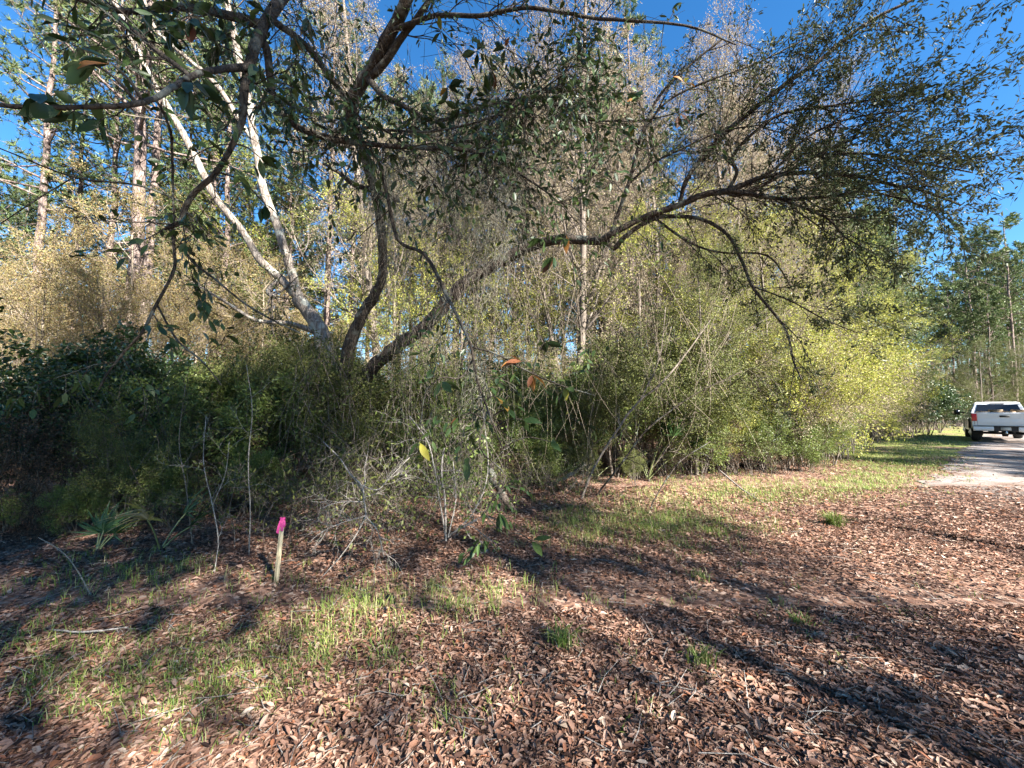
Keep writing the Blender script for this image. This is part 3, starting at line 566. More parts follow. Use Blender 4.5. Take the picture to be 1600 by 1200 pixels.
# ------------------------------------------------------------------ hanging moss
def moss(x, y, d, L, wid, n, seed):
    rng = np.random.default_rng(seed); m = MB(); q = at(x, y, d)
    for k in range(n):
        p = q + np.array((rng.normal(0, wid), rng.normal(0, wid * .6), -L * rng.uniform(0, .8) ** 1.3)); l = L * rng.uniform(.12, .45); pts = [p]
        dx = rng.normal(0, .5, 3)
        for s in range(7): dx = dx * .55 + rng.normal(0, .55, 3); pts.append(pts[-1] + (dx + np.array((0, 0, -.65))) * l / 6)
        m.tube(pts, np.linspace(.0028, .0012, 8), 3, rng.uniform(), cap=False)
    return m
for k, (x, y, d, L, wd, n, lab) in enumerate([
    (618, 225, 5.9, 2.0, .2, 420, 'thick brown curtain of moss hanging behind the twisting magnolia trunk'),
    (705, 250, 6.3, 1.6, .35, 220, 'wispy moss strands hanging from the matted magnolia twigs'),
    (770, 270, 4.2, 1.3, .2, 260, 'grey moss tuft trailing from the long horizontal magnolia bough'),
    (760, 405, 6.8, 1.1, .12, 110, 'grey beard of moss on the leaning oak stem at its widest'),
    (680, 490, 7.0, .9, .1, 90, 'short moss beard low on the leaning oak stem'),
    (745, 560, 2.7, .55, .035, 60, 'moss clinging to the drooping bough with rusty leaves'),
    (1230, 500, 5.0, .5, .05, 60, 'small grey moss tuft at the tip of a drooping oak limb'),
    (800, 240, 3.0, .6, .1, 170, 'matted moss ball on the tip of the magnolia bough')]):
    tag(moss(x, y, d, L, wd, n, 300 + k).build('hanging_moss', L_MOSS), lab, 'moss', 'moss hanging from the trees')


# ------------------------------------------------------------------ leafless vines hanging into the thicket
def vines(x0, x1, y0, y1, ya, yb, d0, d1, n, label, seed, mat=None):
    mat = mat or M_TANTWIG
    rng = np.random.default_rng(seed); e = empty('hanging_vine'); tag(e, label, 'vine', 'leafless hanging vines'); m = MB(); tw = MB()
    for k in range(n):
        d = rng.uniform(d0, d1); a = at(rng.uniform(x0, x1), rng.uniform(y0, y1), d); b = at(rng.uniform(x0, x1) + rng.normal(0, 35), rng.uniform(ya, yb), d + rng.normal(0, .15))
        b[2] = max(b[2], .02); c = (a + b) / 2 + rng.normal(0, .18, 3); q = smooth_path([a, (a + c) / 2 + rng.normal(0, .07, 3), c, (c + b) / 2 + rng.normal(0, .08, 3), b], 5); w = rng.uniform(.0018, .0042) * d / 5
        m.tube(q, np.linspace(w, w * .6, len(q)), 3, cap=False)
        for j in range(5):
            i = rng.integers(3, len(q) - 1); dd = rng.normal(0, 1, 3) * (1, .7, .6) + (0, 0, -.5); dd /= np.linalg.norm(dd); l = rng.uniform(.1, .35)
            tw.tube([q[i], q[i] + dd * l * .5 + rng.normal(0, .02, 3), q[i] + dd * l + (0, 0, -.04)], [w * .6, w * .5, w * .3], 3, cap=False)
    if seed in (1, 2, 4, 5, 6, 8, 9, 13):
        V = np.vstack(tw.v); V = V[rng.uniform(0, 1, len(V)) < .5]; lf = MB(); add_leaves(lf, V, rng.normal(0, 1, V.shape) + (0, 0, -.4), rng, L=.055, Wd=.022, spread=.3, droop=.3, up=.3); tag(lf.build('foliage', L_WAX if seed % 2 else L_HOLLY, e), kind='stuff')
    tag(m.build('vines', mat, e), kind='stuff'); tag(tw.build('twigs', mat, e), kind='stuff')
vines(600, 700, 330, 470, 600, 800, 5.2, 6.6, 36, 'leafless tan vines hanging between the magnolia trunk and the leaning oak', 1, M_TWIG)
vines(690, 800, 240, 420, 560, 780, 4.6, 6.4, 46, 'curtain of thin tan vines falling from the oak stem at its widest', 2, M_TWIG)
vines(560, 640, 200, 300, 420, 560, 5.8, 6.8, 40, 'tan vine strands clothing the lit side of the magnolia trunk', 3)
vines(790, 960, 380, 430, 560, 760, 5.6, 7.0, 34, 'sparse leafless vines under the arch of the oak limb', 4)
vines(440, 580, 500, 580, 680, 800, 5.6, 7.0, 30, 'leafless vine tangle over the foot of the forked tree', 5, M_TWIG)
vines(960, 1160, 380, 520, 600, 740, 7.0, 8.4, 26, 'thin vines trailing over the olive shrubs', 6)
vines(40, 320, 520, 640, 700, 830, 4.8, 5.8, 34, 'brown vine stems trailing below the dark vine mound', 7, M_OAK)
vines(460, 650, 620, 720, 780, 880, 4.0, 5.2, 40, 'low brush of pale twigs behind the silvery dead branch', 8, M_TWIG)
vines(640, 800, 600, 700, 770, 860, 4.3, 5.4, 36, 'low brush of pale twigs around the cluster of grey stems', 9, M_TWIG)

vines(640, 780, 60, 200, 280, 480, 4.2, 5.6, 46, 'bare grey vine tangle hanging from the upper magnolia boughs', 10, M_TWIG)
vines(570, 900, 60, 230, 240, 470, 2.9, 4.2, 110, 'dark leafless twig tangle hanging around the long horizontal magnolia bough', 11, M_MAG)
vines(200, 560, -30, 60, 60, 210, 1.9, 2.7, 60, 'dark fine twigs hanging from the near overhead boughs', 12, M_MAG)
vines(900, 1120, 200, 330, 380, 560, 5.2, 6.2, 30, 'fine twigs drooping from the forks of the oak limb', 13, M_OAK)
PLACES = [(-60, 'at the shaded end of the wood'), (110, 'by the dark vine mound'), (260, 'near the stout pink-barked pine'), (420, 'behind the thin saplings'), (540, 'below the pale forked tree'), (640, 'by the foot of the leaning oak'), (760, 'behind the drooping magnolia bough'), (900, 'under the arch of the oak limb'), (1010, 'behind the slanting saplings'), (1110, 'behind the long grass patch'), (1200, 'behind the long dead branch'), (1275, 'beyond the dense grass tuft'), (1345, 'by the grass verge'), (1420, 'where the verge narrows towards the truck'), (9999, 'beyond the parked truck')]
def place(x): return next(t for a, t in PLACES if x < a)
def size_word(d, x):
    return 'front' if d < 9 else 'inner' if d < 13 else 'deep-set'
# ------------------------------------------------------------------ pines
def base_at(px, d, y=560): p = at(px, y, d); return (p[0], p[1], 0.0)
for px, d, k, sc, lab in [
    (188, 11, 0, 1.05, 'stout pine with pinkish scaly bark, thickest trunk left of the forked tree'),
    (214, 14, 3, 1.0, 'straight pine close behind the stout pink-barked pine'),
    (52, 14, 1, 1.05, 'lone pine standing clear at the open left end of the wood'),
    (158, 15, 2, 1.1, 'slim pine beside the stout pink-barked pine'),
    (318, 17, 1, 1.0, 'slim pine seen through the fork of the pale tree'),
    (347, 16, 0, .85, 'pine rising between the two pale forked stems'),
    (503, 16, 3, .9, 'pine just right of the pale forked tree'),
    (640, 21, 1, 1.0, 'slender pine behind the leaning oak stem'),
    (668, 24, 2, 1.1, 'thin pine beyond the drooping magnolia bough'),
    (768, 15, 1, .8, 'dark shaded pine under the arch of the oak'),
    (905, 22, 2, 1.0, 'slender pine right of the leaning oak, bare to its top'),
    (922, 17, 0, .85, 'pine standing behind the fork of the oak limb'),
    (992, 15, 3, .8, 'pine at the left end of the tall green shrubs'),
    (1155, 19, 2, 1.0, 'pine trunk showing above the tall bright shrubs')]:
    plant(PP[k], 'pine_tree', lab, 'tree', 'tall pines in the wood', base_at(px, d), random.uniform(0, 6.28), sc)
for x, d, s in [(95, 19, .75), (130, 23, .85), (250, 20, .75), (285, 24, .9), (380, 21, .8), (430, 19, .75), (460, 25, .9), (20, 20, .8), (-30, 17, .75), (545, 22, .85), (720, 23, .9), (840, 21, .85), (960, 24, .95), (1120, 20, .85), (1200, 21, .95), (1265, 22, 1.0), (1300, 26, 1.0), (1350, 25, .8), (1375, 27, .85), (1400, 29, .85), (1425, 32, .85), (1332, 22, .75)]:
    plant(PP[2], 'pine_tree', 'bushy-crowned pine of middle height ' + place(x), 'tree', 'bushy middle-height pines', base_at(x, d, 640), random.uniform(0, 6.28), s)
for x, d, k, s in [(545, 17, 1, .9), (575, 21, 3, .9), (618, 18, 2, 1.05), (655, 16, 1, .8), (690, 20, 3, .9), (715, 18, 1, .85), (742, 22, 2, 1.1), (800, 17, 1, .8), (825, 20, 3, .9), (862, 18, 2, 1.0), (880, 23, 1, 1.0), (945, 19, 3, .85), (972, 21, 1, .95), (1030, 20, 2, 1.0), (440, 17, 2, 1.0), (275, 17, 1, .95), (105, 16, 3, .9)]:
    plant(PP[k], 'pine_tree', 'slender straight pine with a long bare trunk ' + place(x), 'tree', 'slender long-trunked pines', base_at(x, d, 640), random.uniform(0, 6.28), s * np.array((.8, .8, 1)))
rp = np.random.default_rng(77); cnt = 0
spots = [(rp.uniform(-200, 1330), rp.uniform(24, 62)) for _ in range(95)]
spots += [(x, d) for x, d in [(1348, 30), (1368, 33), (1392, 29), (1402, 34), (1415, 31), (1432, 40), (1450, 44), (1462, 50), (1478, 47), (1490, 42), (1502, 52), (1516, 45), (1530, 39), (1545, 42), (1556, 36), (1572, 48), (1585, 40), (1598, 44), (1620, 38), (1640, 50), (1670, 44), (1510, 64), (1540, 68), (1570, 62), (1600, 66), (1495, 38), (1522, 41), (1562, 43), (1590, 37), (1608, 46), (1535, 50), (1480, 56), (1580, 54)]]
for x, d in spots:
    far = x > 1330
    plant(PPF[rp.integers(3)], 'pine_tree', ('slim pine at the front of the stand beyond the parked truck' if d < 41 else 'slim pine inside the stand beyond the parked truck' if d < 49 else 'faint slim pine at the back of the stand beyond the truck') if far else 'thin pine deep in the wood ' + place(x), 'tree',
          'pines beyond the truck' if far else 'thin pines deep in the wood', base_at(x, d, 640), rp.uniform(0, 6.28), rp.uniform(.8, 1.15) * (1.0 if far else 1))

# ------------------------------------------------------------------ understorey trees
def many(proto, name, lab, cat, grp, spots, s0, s1, seed, jx=0):
    r_ = np.random.default_rng(seed)
    for sp in spots:
        x, d = sp[:2]; k = sp[2] if len(sp) > 2 else r_.integers(len(proto)); s = sp[3] if len(sp) > 3 else r_.uniform(s0, s1)
        p = base_at(x, d, 640); plant(proto[k % len(proto)], name, (size_word(d, x) + ' ' + lab + ' ' + place(x)) if grp != 'oaks' else lab, cat, grp, (p[0], p[1], float(hgt(p[0], p[1]))), r_.uniform(0, 6.28), s * np.array((1, 1, r_.uniform(.9, 1.1))))
many(PT_TAN, 'bare_tree', 'tall tree of bare tan budding twigs', 'tree', 'tan budding trees', [(600, 13.5), (700, 15), (800, 13.5), (905, 11.5), (960, 13), (1040, 12.5), (1110, 15), (1180, 14), (1000, 17), (1260, 17), (1310, 21), (880, 12.5), (935, 15), (1140, 12), (1220, 15.5)], .8, 1.1, 1)
many(PT_SPR, 'young_tree', 'young tree in fresh yellow-green leaf', 'tree', 'yellow-green young trees', [(1010, 11), (1060, 12.5), (1130, 13), (1190, 12), (1250, 14.5), (1290, 16), (1330, 19), (1360, 22), (880, 14), (950, 16), (610, 13), (1385, 26), (660, 16), (655, 17, 2, 1.3), (420, 18, 2, 1.5), (850, 16, 2, 1.4), (330, 19, 1, 1.4), (720, 13, 1, .75), (785, 15, 2, .8), (830, 13, 0, .7)], .7, 1.0, 2)
many(PT_AMB, 'small_tree', 'small amber-leaved tree', 'tree', 'amber small trees', [(-60, 10), (20, 11), (70, 9.5), (120, 12), (180, 9.5), (240, 11), (290, 10), (340, 12), (390, 10.5), (430, 13), (540, 13, 0, .6), (-20, 14), (150, 15), (310, 15)], .65, .92, 3)
many(PT_TAN, 'bare_tree', 'thin bare tan tree among shrubs', 'tree', 'tan trees among the bright shrubs', [(1215, 12.5, 0, .42), (1275, 14, 1, .42), (1330, 17, 2, .42), (1100, 11, 1, .4)], .4, .5, 4)
many(PT_OLIVE, 'olive_tree', 'dense dark olive-green tree', 'tree', 'olive trees', [(1085, 9.3, 0, .62), (1130, 10.3, 1, .6), (1035, 10.5, 0, .55)], .6, .7, 5)
many(PT_OLIVE, 'olive_tree', 'shadowy olive-green tree', 'tree', 'olive trees beyond the truck', [(1440, 36), (1475, 38), (1500, 40), (1535, 34), (1580, 36), (1620, 34), (1560, 42), (1515, 46), (1595, 44), (1460, 45), (1640, 40)], .6, .9, 6)
plant(PT_SPR[0], 'young_tree', 'bright green small tree by the bend ahead of the truck', 'tree', None, base_at(1462, 33, 640), 1.0, .62)

# ------------------------------------------------------------------ thicket shrubs along the wood's edge
many(PR_EVER, 'vine_mound', 'dark evergreen bush smothered in vines', 'shrub', 'dark vine mounds', [(30, 6.0, 0, .8), (85, 6.3, 1, 1.05), (140, 6.6, 0, .95), (200, 6.9, 1, .8), (110, 7.4, 0, 1.1), (-40, 5.8, 1, .6), (240, 7.6, 0, .9)], .85, 1.1, 11)
many(PR_EVER, 'evergreen_shrub', 'dark broad-leaved shrub', 'shrub', 'dark shrubs below the forked tree', [(330, 8.2), (400, 7.9), (455, 8.0)], .8, 1.1, 12)
many(PR_WAX, 'green_shrub', 'fine-leaved green shrub', 'shrub', 'green shrubs in the thicket', [(270, 6.6), (330, 7), (440, 6.9), (520, 8), (590, 8.6), (640, 8.2), (690, 9), (735, 8.4), (790, 9), (840, 8.6), (890, 9.2), (930, 9.4), (610, 10), (700, 10.5), (790, 11), (870, 11.5), (660, 7.2, 0, .6), (725, 7.0, 1, .6), (560, 7.2, 1, .55), (815, 7.6, 0, .6)], .65, 1.0, 13)
many(PR_HOLLY, 'holly_shrub', 'glossy olive shrub', 'shrub', 'glossy olive shrubs', [(280, 7.4, 0, .7), (350, 7.2, 1, .75), (420, 7.3, 0, .8), (490, 7.4, 1, .85), (545, 7.0, 0, .8), (590, 7.3, 1, .75), (640, 7.6, 0, .75), (690, 8.2, 1, .8), (470, 8.6, 1, 1.0), (570, 9, 0, 1.0), (960, 9), (1000, 8.8), (1040, 9.2), (1090, 9.5), (1140, 9.8), (1180, 10.2), (850, 9.4), (760, 9.6), (905, 8.2, 0, .6), (1010, 9.9), (1060, 10.6), (1120, 11)], .75, 1.1, 14)
many(PR_SPR, 'bright_shrub', 'bright yellow-green sunlit shrub', 'shrub', 'bright shrubs by the verge', [(1150, 9.4, 0, .7), (1190, 9.9), (1225, 10.2), (1255, 10.8), (1285, 11.4), (1310, 12.2), (1240, 12), (1280, 13), (1320, 14), (1345, 16), (1365, 18.5), (1210, 11.2, 1, 1.3), (1270, 12.4, 2, 1.4), (1325, 15, 0, 1.5), (1120, 9.2, 2, .6)], .85, 1.15, 15)
many(PR_WAX, 'green_shrub', 'low green shrub', 'shrub', 'green shrubs at the foot of the bright ones', [(1175, 9.3, 0, .6), (1215, 9.7, 1, .65), (1250, 10, 0, .6), (1290, 10.9, 1, .6), (1085, 8.9, 1, .6)], .6, .7, 16)
many(PR_TAN, 'tan_shrub', 'tangle of tan twigs', 'shrub', 'tan twig tangles', [(1235, 11, 0, 1.2), (1295, 13, 1, 1.3), (1340, 17, 0, 1.3), (1170, 10.5, 1, 1.2), (1400, 24, 1, 1.4), (1425, 27, 0, 1.3)], 1, 1.3, 17)
many(PR_HOLLY, 'holly_shrub', 'shadowed shrub', 'shrub', 'shadowed shrubs by the truck', [(1385, 22), (1405, 23.5), (1425, 25.5), (1445, 28), (1462, 31), (1480, 34), (1497, 36), (1393, 26), (1420, 31)], .9, 1.25, 18)
many(PR_BROWN, 'brown_tangle', 'low brown withered tangle', 'shrub', 'brown tangles in the shade', [(20, 5.2), (70, 5.5), (110, 5.3), (170, 5.6), (230, 5.8), (290, 6.2), (-40, 5), (350, 6.4), (420, 6.6), (600, 6.9), (640, 7.4), (760, 7.6), (860, 7.8), (700, 7.8), (520, 7.2), (1000, 8.6), (1120, 9.1), (1190, 9.5), (1250, 10.1)], .4, .75, 19)
many(PR_EVER, 'evergreen_shrub', 'rounded dark evergreen shrub', 'shrub', 'dark shrubs left of the truck', [(1395, 20.5, 0, 1.0), (1418, 22, 1, 1.2), (1442, 24, 0, 1.25), (1466, 26.5, 1, 1.2), (1430, 27, 1, 1.5)], 1, 1.3, 26)
many(PR_TAN, 'tan_shrub', 'pale twiggy shrub', 'shrub', 'pale twigs deep in the wood', [(-100, 12), (0, 13), (90, 14), (220, 13), (330, 13.5), (420, 14), (560, 13), (700, 13), (820, 14), (920, 13.5), (640, 11, 0, 1.2), (760, 12, 1, 1.2), (860, 12, 0, 1.2), (980, 12, 1, 1.3)], .9, 1.3, 20)
r_ = np.random.default_rng(21)
many(PR_WAX + PR_HOLLY + PR_SPR, 'far_shrub', 'leafy shrub among pines', 'shrub', 'shrubs far back', [(r_.uniform(-200, 1380), r_.uniform(17, 34)) for _ in range(42)], 1.1, 1.7, 22)
many(PR_HOLLY + PR_WAX, 'far_shrub', 'dark shrub among far pines', 'shrub', 'shrubs beyond the truck', [(x, 40 + 8 * r_.uniform()) for x in range(1440, 1700, 14)], 1.2, 1.9, 23)

many(PR_BRUSH, 'twig_brush', 'knee-high brush of pale twigs', 'shrub', 'low twig brush', [(455, 5.0), (500, 5.4), (540, 5.0), (610, 5.6), (660, 5.2), (730, 5.6), (780, 6.2), (830, 6.4), (880, 7.0), (360, 5.2), (300, 5.0), (420, 4.7), (575, 4.6), (690, 6.0), (930, 7.4)], .6, 1.1, 24)
many(PR_BROWN + PR_WAX + PR_HOLLY, 'low_shrub', 'low ragged shrub', 'shrub', 'low ragged shrubs at the front', [(10, 5.0), (60, 4.7), (140, 5.0), (215, 5.3), (270, 5.4), (330, 5.6), (400, 5.9), (470, 6.0), (540, 6.2), (620, 6.4), (690, 6.7), (770, 7.0), (850, 7.5), (900, 7.9), (990, 8.2), (1060, 8.6), (1130, 8.8), (1200, 9.2), (1265, 9.9)], .22, .48, 25)
# trees across the road, behind the camera: they shade the clearing
for k, (x, y, s, i) in enumerate([(8.6, -9.0, 1.12, 0), (16.5, -9.8, 1.22, 1), (-7, -8, 1.0, 0), (-14, -4, 1.0, 1), (24, -0.5, .66, 0), (33, 9.0, 1.0, 0), (29, 3.5, .8, 0), (-4, -16, 1.1, 0), (9, -20, 1.2, 0)]):
    plant(PT_BIG[i], 'roadside_tree', 'broad oak across the road', 'tree', 'oaks across the road', (x, y, 0), 1.3 * k, s)

# ------------------------------------------------------------------ palmettos
def leaflet_mesh(seed, mat, droop, rv):
    rng = np.random.default_rng(seed); n = 6; t = np.linspace(0, 1, n); w = np.array([.25, .9, 1, .8, .45, .03]) * .5; rows = []
    for i in range(n):
        z = -droop * t[i] ** 2.2; x = t[i] * (1 - .25 * droop * t[i])
        for s in (-1, 0, 1): rows.append((x, s * w[i] * .07, z + abs(s) * w[i] * .035))
    I = np.array([(i * 3 + j, i * 3 + j + 1, i * 3 + j + 4, i * 3 + j + 3) for i in range(n - 1) for j in range(2)])
    m = MB(); m.add(np.array(rows), Q=I, rq=rv); return m.mesh('leaflet', mat)
LF = [leaflet_mesh(k, L_PALM, .05 + .1 * k, k / 4) for k in range(5)]
LY = [leaflet_mesh(k + 9, L_PALMY, .6 + .2 * k, k / 3) for k in range(4)]
M_STALK = plain('palmetto_stalk', (.16, .18, .07), .5, var=.3)
def palmetto(loc, label, fronds, size, seed, sub=True, yellow=()):
    rng = np.random.default_rng(seed); e = empty('saw_palmetto', loc); tag(e, label, 'palm', 'saw palmettos')
    m = MB(); m.tube([(0, 0, -.03), (.02, 0, .05), (.0, .02, .10)], [.035, .03, .012], 7); m.build('stump', M_OAK, e)
    for f, (az, el, ln) in enumerate(fronds):
        d = np.array((math.cos(az) * math.cos(el), math.sin(az) * math.cos(el), math.sin(el))); L = ln * size
        P = smooth_path([(0, 0, .05), d * L * .5 + (0, 0, .08 * L + .03), d * L + (0, 0, .02)], 4)
        m = MB(); m.tube(P, np.linspace(.009, .006, len(P)), 5); fr = m.build('frond', M_STALK, e)
        tip = P[-1]; q0 = Vector(d).to_track_quat('X', 'Z'); big = MB()
        nL = 15
        for k in range(nL):
            a = (k - (nL - 1) / 2) / ((nL - 1) / 2) * R(88) + rng.normal(0, .04); s = size * (.55 - .12 * abs(a)) * rng.uniform(.9, 1.1)
            me = random.choice(LY if f in yellow else LF)
            rot = q0 @ Quaternion((0, 0, 1), a) @ Quaternion((0, 1, 0), rng.uniform(-.25, .05)) @ Quaternion((1, 0, 0), rng.uniform(-.5, .5))
            if sub:
                o = link('leaflet', me, fr); o.rotation_mode = 'QUATERNION'; o.rotation_quaternion = rot; o.scale = (s, s * 1.1, s); o.location = tip
            else:
                V = np.empty(len(me.vertices) * 3); me.vertices.foreach_get('co', V); V = V.reshape(-1, 3) * s
                V = V @ np.array(rot.to_matrix()).T + tip; Qf = np.array([tuple(p.vertices) for p in me.polygons]); big.add(V, Q=Qf, rq=rng.uniform())
        if not sub: big.build('fan', L_PALMY if f in yellow else L_PALM, fr)
    return e
pg = gnd(150, 872); palmetto((pg[0], pg[1], 0), 'blue-green palmetto fan low in the shade below the vine mound', [(1.5, 1.35, .42), (2.3, 1.05, .4), (.8, 1.0, .38), (1.7, .9, .4)], .62, 1)
pg = gnd(250, 868); palmetto((pg[0], pg[1], 0), 'palmetto with one drooping yellowed frond near the pink-topped stake', [(-1.5, 1.15, .62), (.9, 1.1, .6), (.4, .8, .5)], .74, 2, True, (0,))
rq = np.random.default_rng(40)
for x, d, lab in [(525, 7.6, 'sunlit palmetto at the foot of the pale forked tree'), (575, 8.3, 'palmetto between the leaning oak and the magnolia trunk'), (310, 6.6, 'bright palmetto among dark shrubs near the vine mound'), (480, 7.2, 'palmetto in the gap of the thicket left of the oak base'), (620, 7.4, 'palmetto right of the leaning oak base'), (930, 8.9, 'small palmetto under the olive shrubs'), (1010, 8.6, 'narrow palmetto near the two slanting saplings')]:
    p = base_at(x, d, 640); palmetto(p, lab, [(rq.uniform(0, 6.28), rq.uniform(.4, 1.3), rq.uniform(.8, 1.3)) for _ in range(9)], rq.uniform(.85, 1.1), int(x), False)

# ------------------------------------------------------------------ saplings and dead branches
def stick(name, lab, cat, grp, paths, mat, tw=None, seed=0, sides=6, tl=(.2, .5), leaf=None, wm=.62):
    if 'log' in name: wm = 1.0
    e = empty(name); tag(e, lab, cat, grp); rng = np.random.default_rng(seed); sk = Sk()
    for k, L in enumerate(paths):
        P, r = hpath(fill(L)); r = r * wm; P = P + rng.normal(0, .2, P.shape) * r[:, None]; m = MB(); m.tube(P, r, sides); m.build('stem' if k == 0 else 'branch', mat, e)
        for q in range(tw or 0):
            i = min(len(P) - 2, int(rng.uniform(.25, 1) * (len(P) - 1))); d = nrm(P[i + 1] - P[i]); a = R(rng.uniform(25, 70))
            grow(rng, sk, P[i], d * math.cos(a) + perp(rng, d) * math.sin(a), rng.uniform(*tl), r[i] * .55, 0, [dict(n=6, wander=.2, kids=4, start=.2, len=.55, ang=45, rad=.6, sides=3, taper=.35), dict(n=4, wander=.22, sides=3, taper=.4, leaf=True, bare=.2)])
    if sk.tubes:
        m = MB(); sk_tubes(m, sk); tag(m.build('twigs', mat, e), kind='stuff')
        if leaf:
            P = np.vstack(sk.P); D = np.vstack(sk.D); m = MB(); add_leaves(m, P, D, rng, **leaf[0]); tag(m.build('foliage', leaf[1], e), kind='stuff')
    return e
LFH = (dict(L=.05, Wd=.02, spread=.7, up=.3), L_HOLLY)
stick('slanting_sapling', 'slender sapling slanting right from the leaf litter with forked top', 'sapling', None, [[(908, 782, 6.8, 9), (928, 731, 6.9, 8), (955, 687, N_, 8), (979, 650, 7.1, 8), (1003, 623, N_, 7), (1033, 599, 7.3, 7), (1070, 555, 7.5, 5), (1110, 500, 7.7, 3)], [(1000, 626, 7.2, 5), (1030, 560, 7.4, 4), (1040, 480, 7.5, 3)]], M_TWIG, 9, 1, 7, (.4, .9), LFH)
stick('slanting_sapling', 'dark sapling slanting right beside the slender forked one', 'sapling', None, [[(932, 775, 6.95, 7), (969, 727, 6.9, 7), (996, 690, N_, 6), (1016, 667, 6.9, 6), (1080, 620, 7, 4), (1160, 580, 7.1, 3)]], M_OAK, 8, 2, 6, (.4, .8), LFH)
stick('slanting_sapling', 'short dark stem leaning by the grass patch', 'sapling', None, [[(1016, 795, 6.1, 5), (1028, 770, 6.15, 5), (1062, 722, 6.4, 4), (1110, 690, 6.6, 3)]], M_OAK, 4, 3, 5, (.3, .6))
stick('thin_sapling', 'straight pale thin sapling beside the pink-topped stake', 'sapling', None, [[(389, 868, 4.2, 4), (391, 800, N_, 4), (388, 720, N_, 3.5), (394, 640, 4.3, 3), (385, 570, 4.3, 2)]], M_DEAD, 4, 4, 5, (.2, .5), LFH)
stick('thin_sapling', 'crooked grey sapling left of the straight pale one', 'sapling', None, [[(335, 895, 3.8, 4), (341, 840, N_, 4), (330, 780, 3.9, 4), (318, 720, N_, 3), (322, 650, 4.0, 2)], [(332, 790, 3.9, 3), (352, 740, 3.9, 3), (358, 690, 3.9, 2)]], M_DEAD, 4, 5, 5, (.2, .5), LFH)
stick('thin_sapling', 'thin bare sapling between the stake and the yellowed palmetto', 'sapling', None, [[(300, 850, 4.5, 4), (292, 770, N_, 4), (280, 690, N_, 3), (290, 600, 4.6, 2)]], M_TWIG, 6, 6, 5, (.3, .6), LFH)
stick('grey_stems', 'cluster of pale grey upright stems under the drooping bough', 'shrub', None, [[(697, 845, 4.6, 7), (695, 780, N_, 7), (690, 735, N_, 6), (694, 700, 4.6, 5)], [(697, 842, 4.6, 6), (690, 800, 4.6, 5), (680, 740, 4.5, 5), (668, 690, 4.45, 4), (640, 650, 4.4, 3)], [(700, 840, 4.6, 5), (712, 780, 4.6, 4), (708, 720, 4.6, 3)], [(702, 838, 4.6, 4), (740, 800, 4.7, 4), (762, 740, 4.8, 4), (758, 670, 4.8, 3), (748, 600, 4.8, 3)], [(704, 835, 4.6, 6), (730, 820, 4.5, 8), (745, 812, 4.45, 8)]], M_DEAD, 5, 7, 7, (.25, .6), (dict(L=.055, Wd=.02, spread=.7, up=.3, droop=.3), L_WAX))
stick('dead_branch', 'silvery dead branch with many forked twigs touching the leaf litter', 'branch', None, [[(500, 905, 3.75, 3), (530, 872, 3.75, 4), (555, 838, 3.8, 5), (571, 806, N_, 6), (569, 784, N_, 6), (564, 758, 3.9, 7), (547, 741, N_, 6), (530, 715, 4.1, 5), (505, 690, 4.3, 4)], [(571, 806, 3.8, 5), (540, 815, 3.7, 4), (505, 830, 3.6, 3), (480, 850, 3.6, 2)], [(571, 806, 3.8, 4), (590, 830, 3.75, 4), (600, 870, 3.75, 3)], [(564, 758, 3.9, 4), (590, 765, 3.8, 4), (610, 745, 3.8, 3), (640, 715, 3.8, 2)], [(569, 784, 3.85, 4), (530, 785, 3.75, 3), (500, 795, 3.7, 2)]], M_DEAD, 9, 8, 5, (.15, .4))
stick('dead_branch', 'long bent dead branch lying from the thicket towards the grass patch', 'branch', None, [[(1125, 735, 8.2, 5), (1160, 765, 7.4, 5), (1200, 790, 6.5, 3)]], M_DEAD, 2, 9, 5, (.1, .3))
stick('fallen_stick', 'short pale stick lying on the litter in the grassy shade', 'stick', None, [[(84, 984, 2.79, 5), (120, 987, 2.77, 7), (160, 985, 2.78, 6), (200, 980, 2.82, 4)]], M_DEAD, 1, 10, 5, (.06, .12))
stick('fallen_stick', 'brown cane leaning on the ground near the blue-green palmetto', 'stick', None, [[(142, 930, 3.3, 5), (120, 890, 3.4, 4), (95, 860, 3.6, 4), (60, 840, 3.8, 3)]], M_TANTWIG, 0, 11)
stick('fallen_log', 'dark bent log half buried under the thicket behind the grey stems', 'log', None, [[(765, 722, 6.0, 14), (772, 752, 5.8, 15), (790, 780, 5.5, 16), (800, 795, 5.4, 12)]], M_OAK, 0, 12, 8)
stick('fallen_log', 'pale broken log on sunlit litter behind the slanting saplings', 'log', None, [[(868, 752, 7.7, 8), (890, 742, 7.7, 9), (910, 728, 7.8, 9), (912, 722, 7.8, 6)]], M_DEAD, 0, 13, 8)

# ------------------------------------------------------------------ survey stake with pink ribbon
sg = gnd(431, 915); stake = empty('survey_stake', (sg[0], sg[1], 0)); stake.rotation_euler = (0, R(3.2), R(24))
tag(stake, 'pale wooden survey stake with pink ribbon tied round its top', 'stake')
bm_ = MB(); bm_.add([(-.019, -.011, -.05), (.019, -.011, -.05), (.019, .011, -.05), (-.019, .011, -.05), (-.019, -.011, .585), (.019, -.011, .59), (.019, .011, .592), (-.019, .011, .587)], Q=[(0, 1, 5, 4), (1, 2, 6, 5), (2, 3, 7, 6), (3, 0, 4, 7), (4, 5, 6, 7), (3, 2, 1, 0)])
bm_.build('post', barkmat('raw_pine_wood', (.50, .40, .24), (.62, .51, .33), (.70, .60, .42), 30, .06, .15), stake, False)
M_PINK = plain('pink_ribbon', (.55, .045, .21), .45, var=.25)
m = MB(); rw = np.random.default_rng(4); pr = []
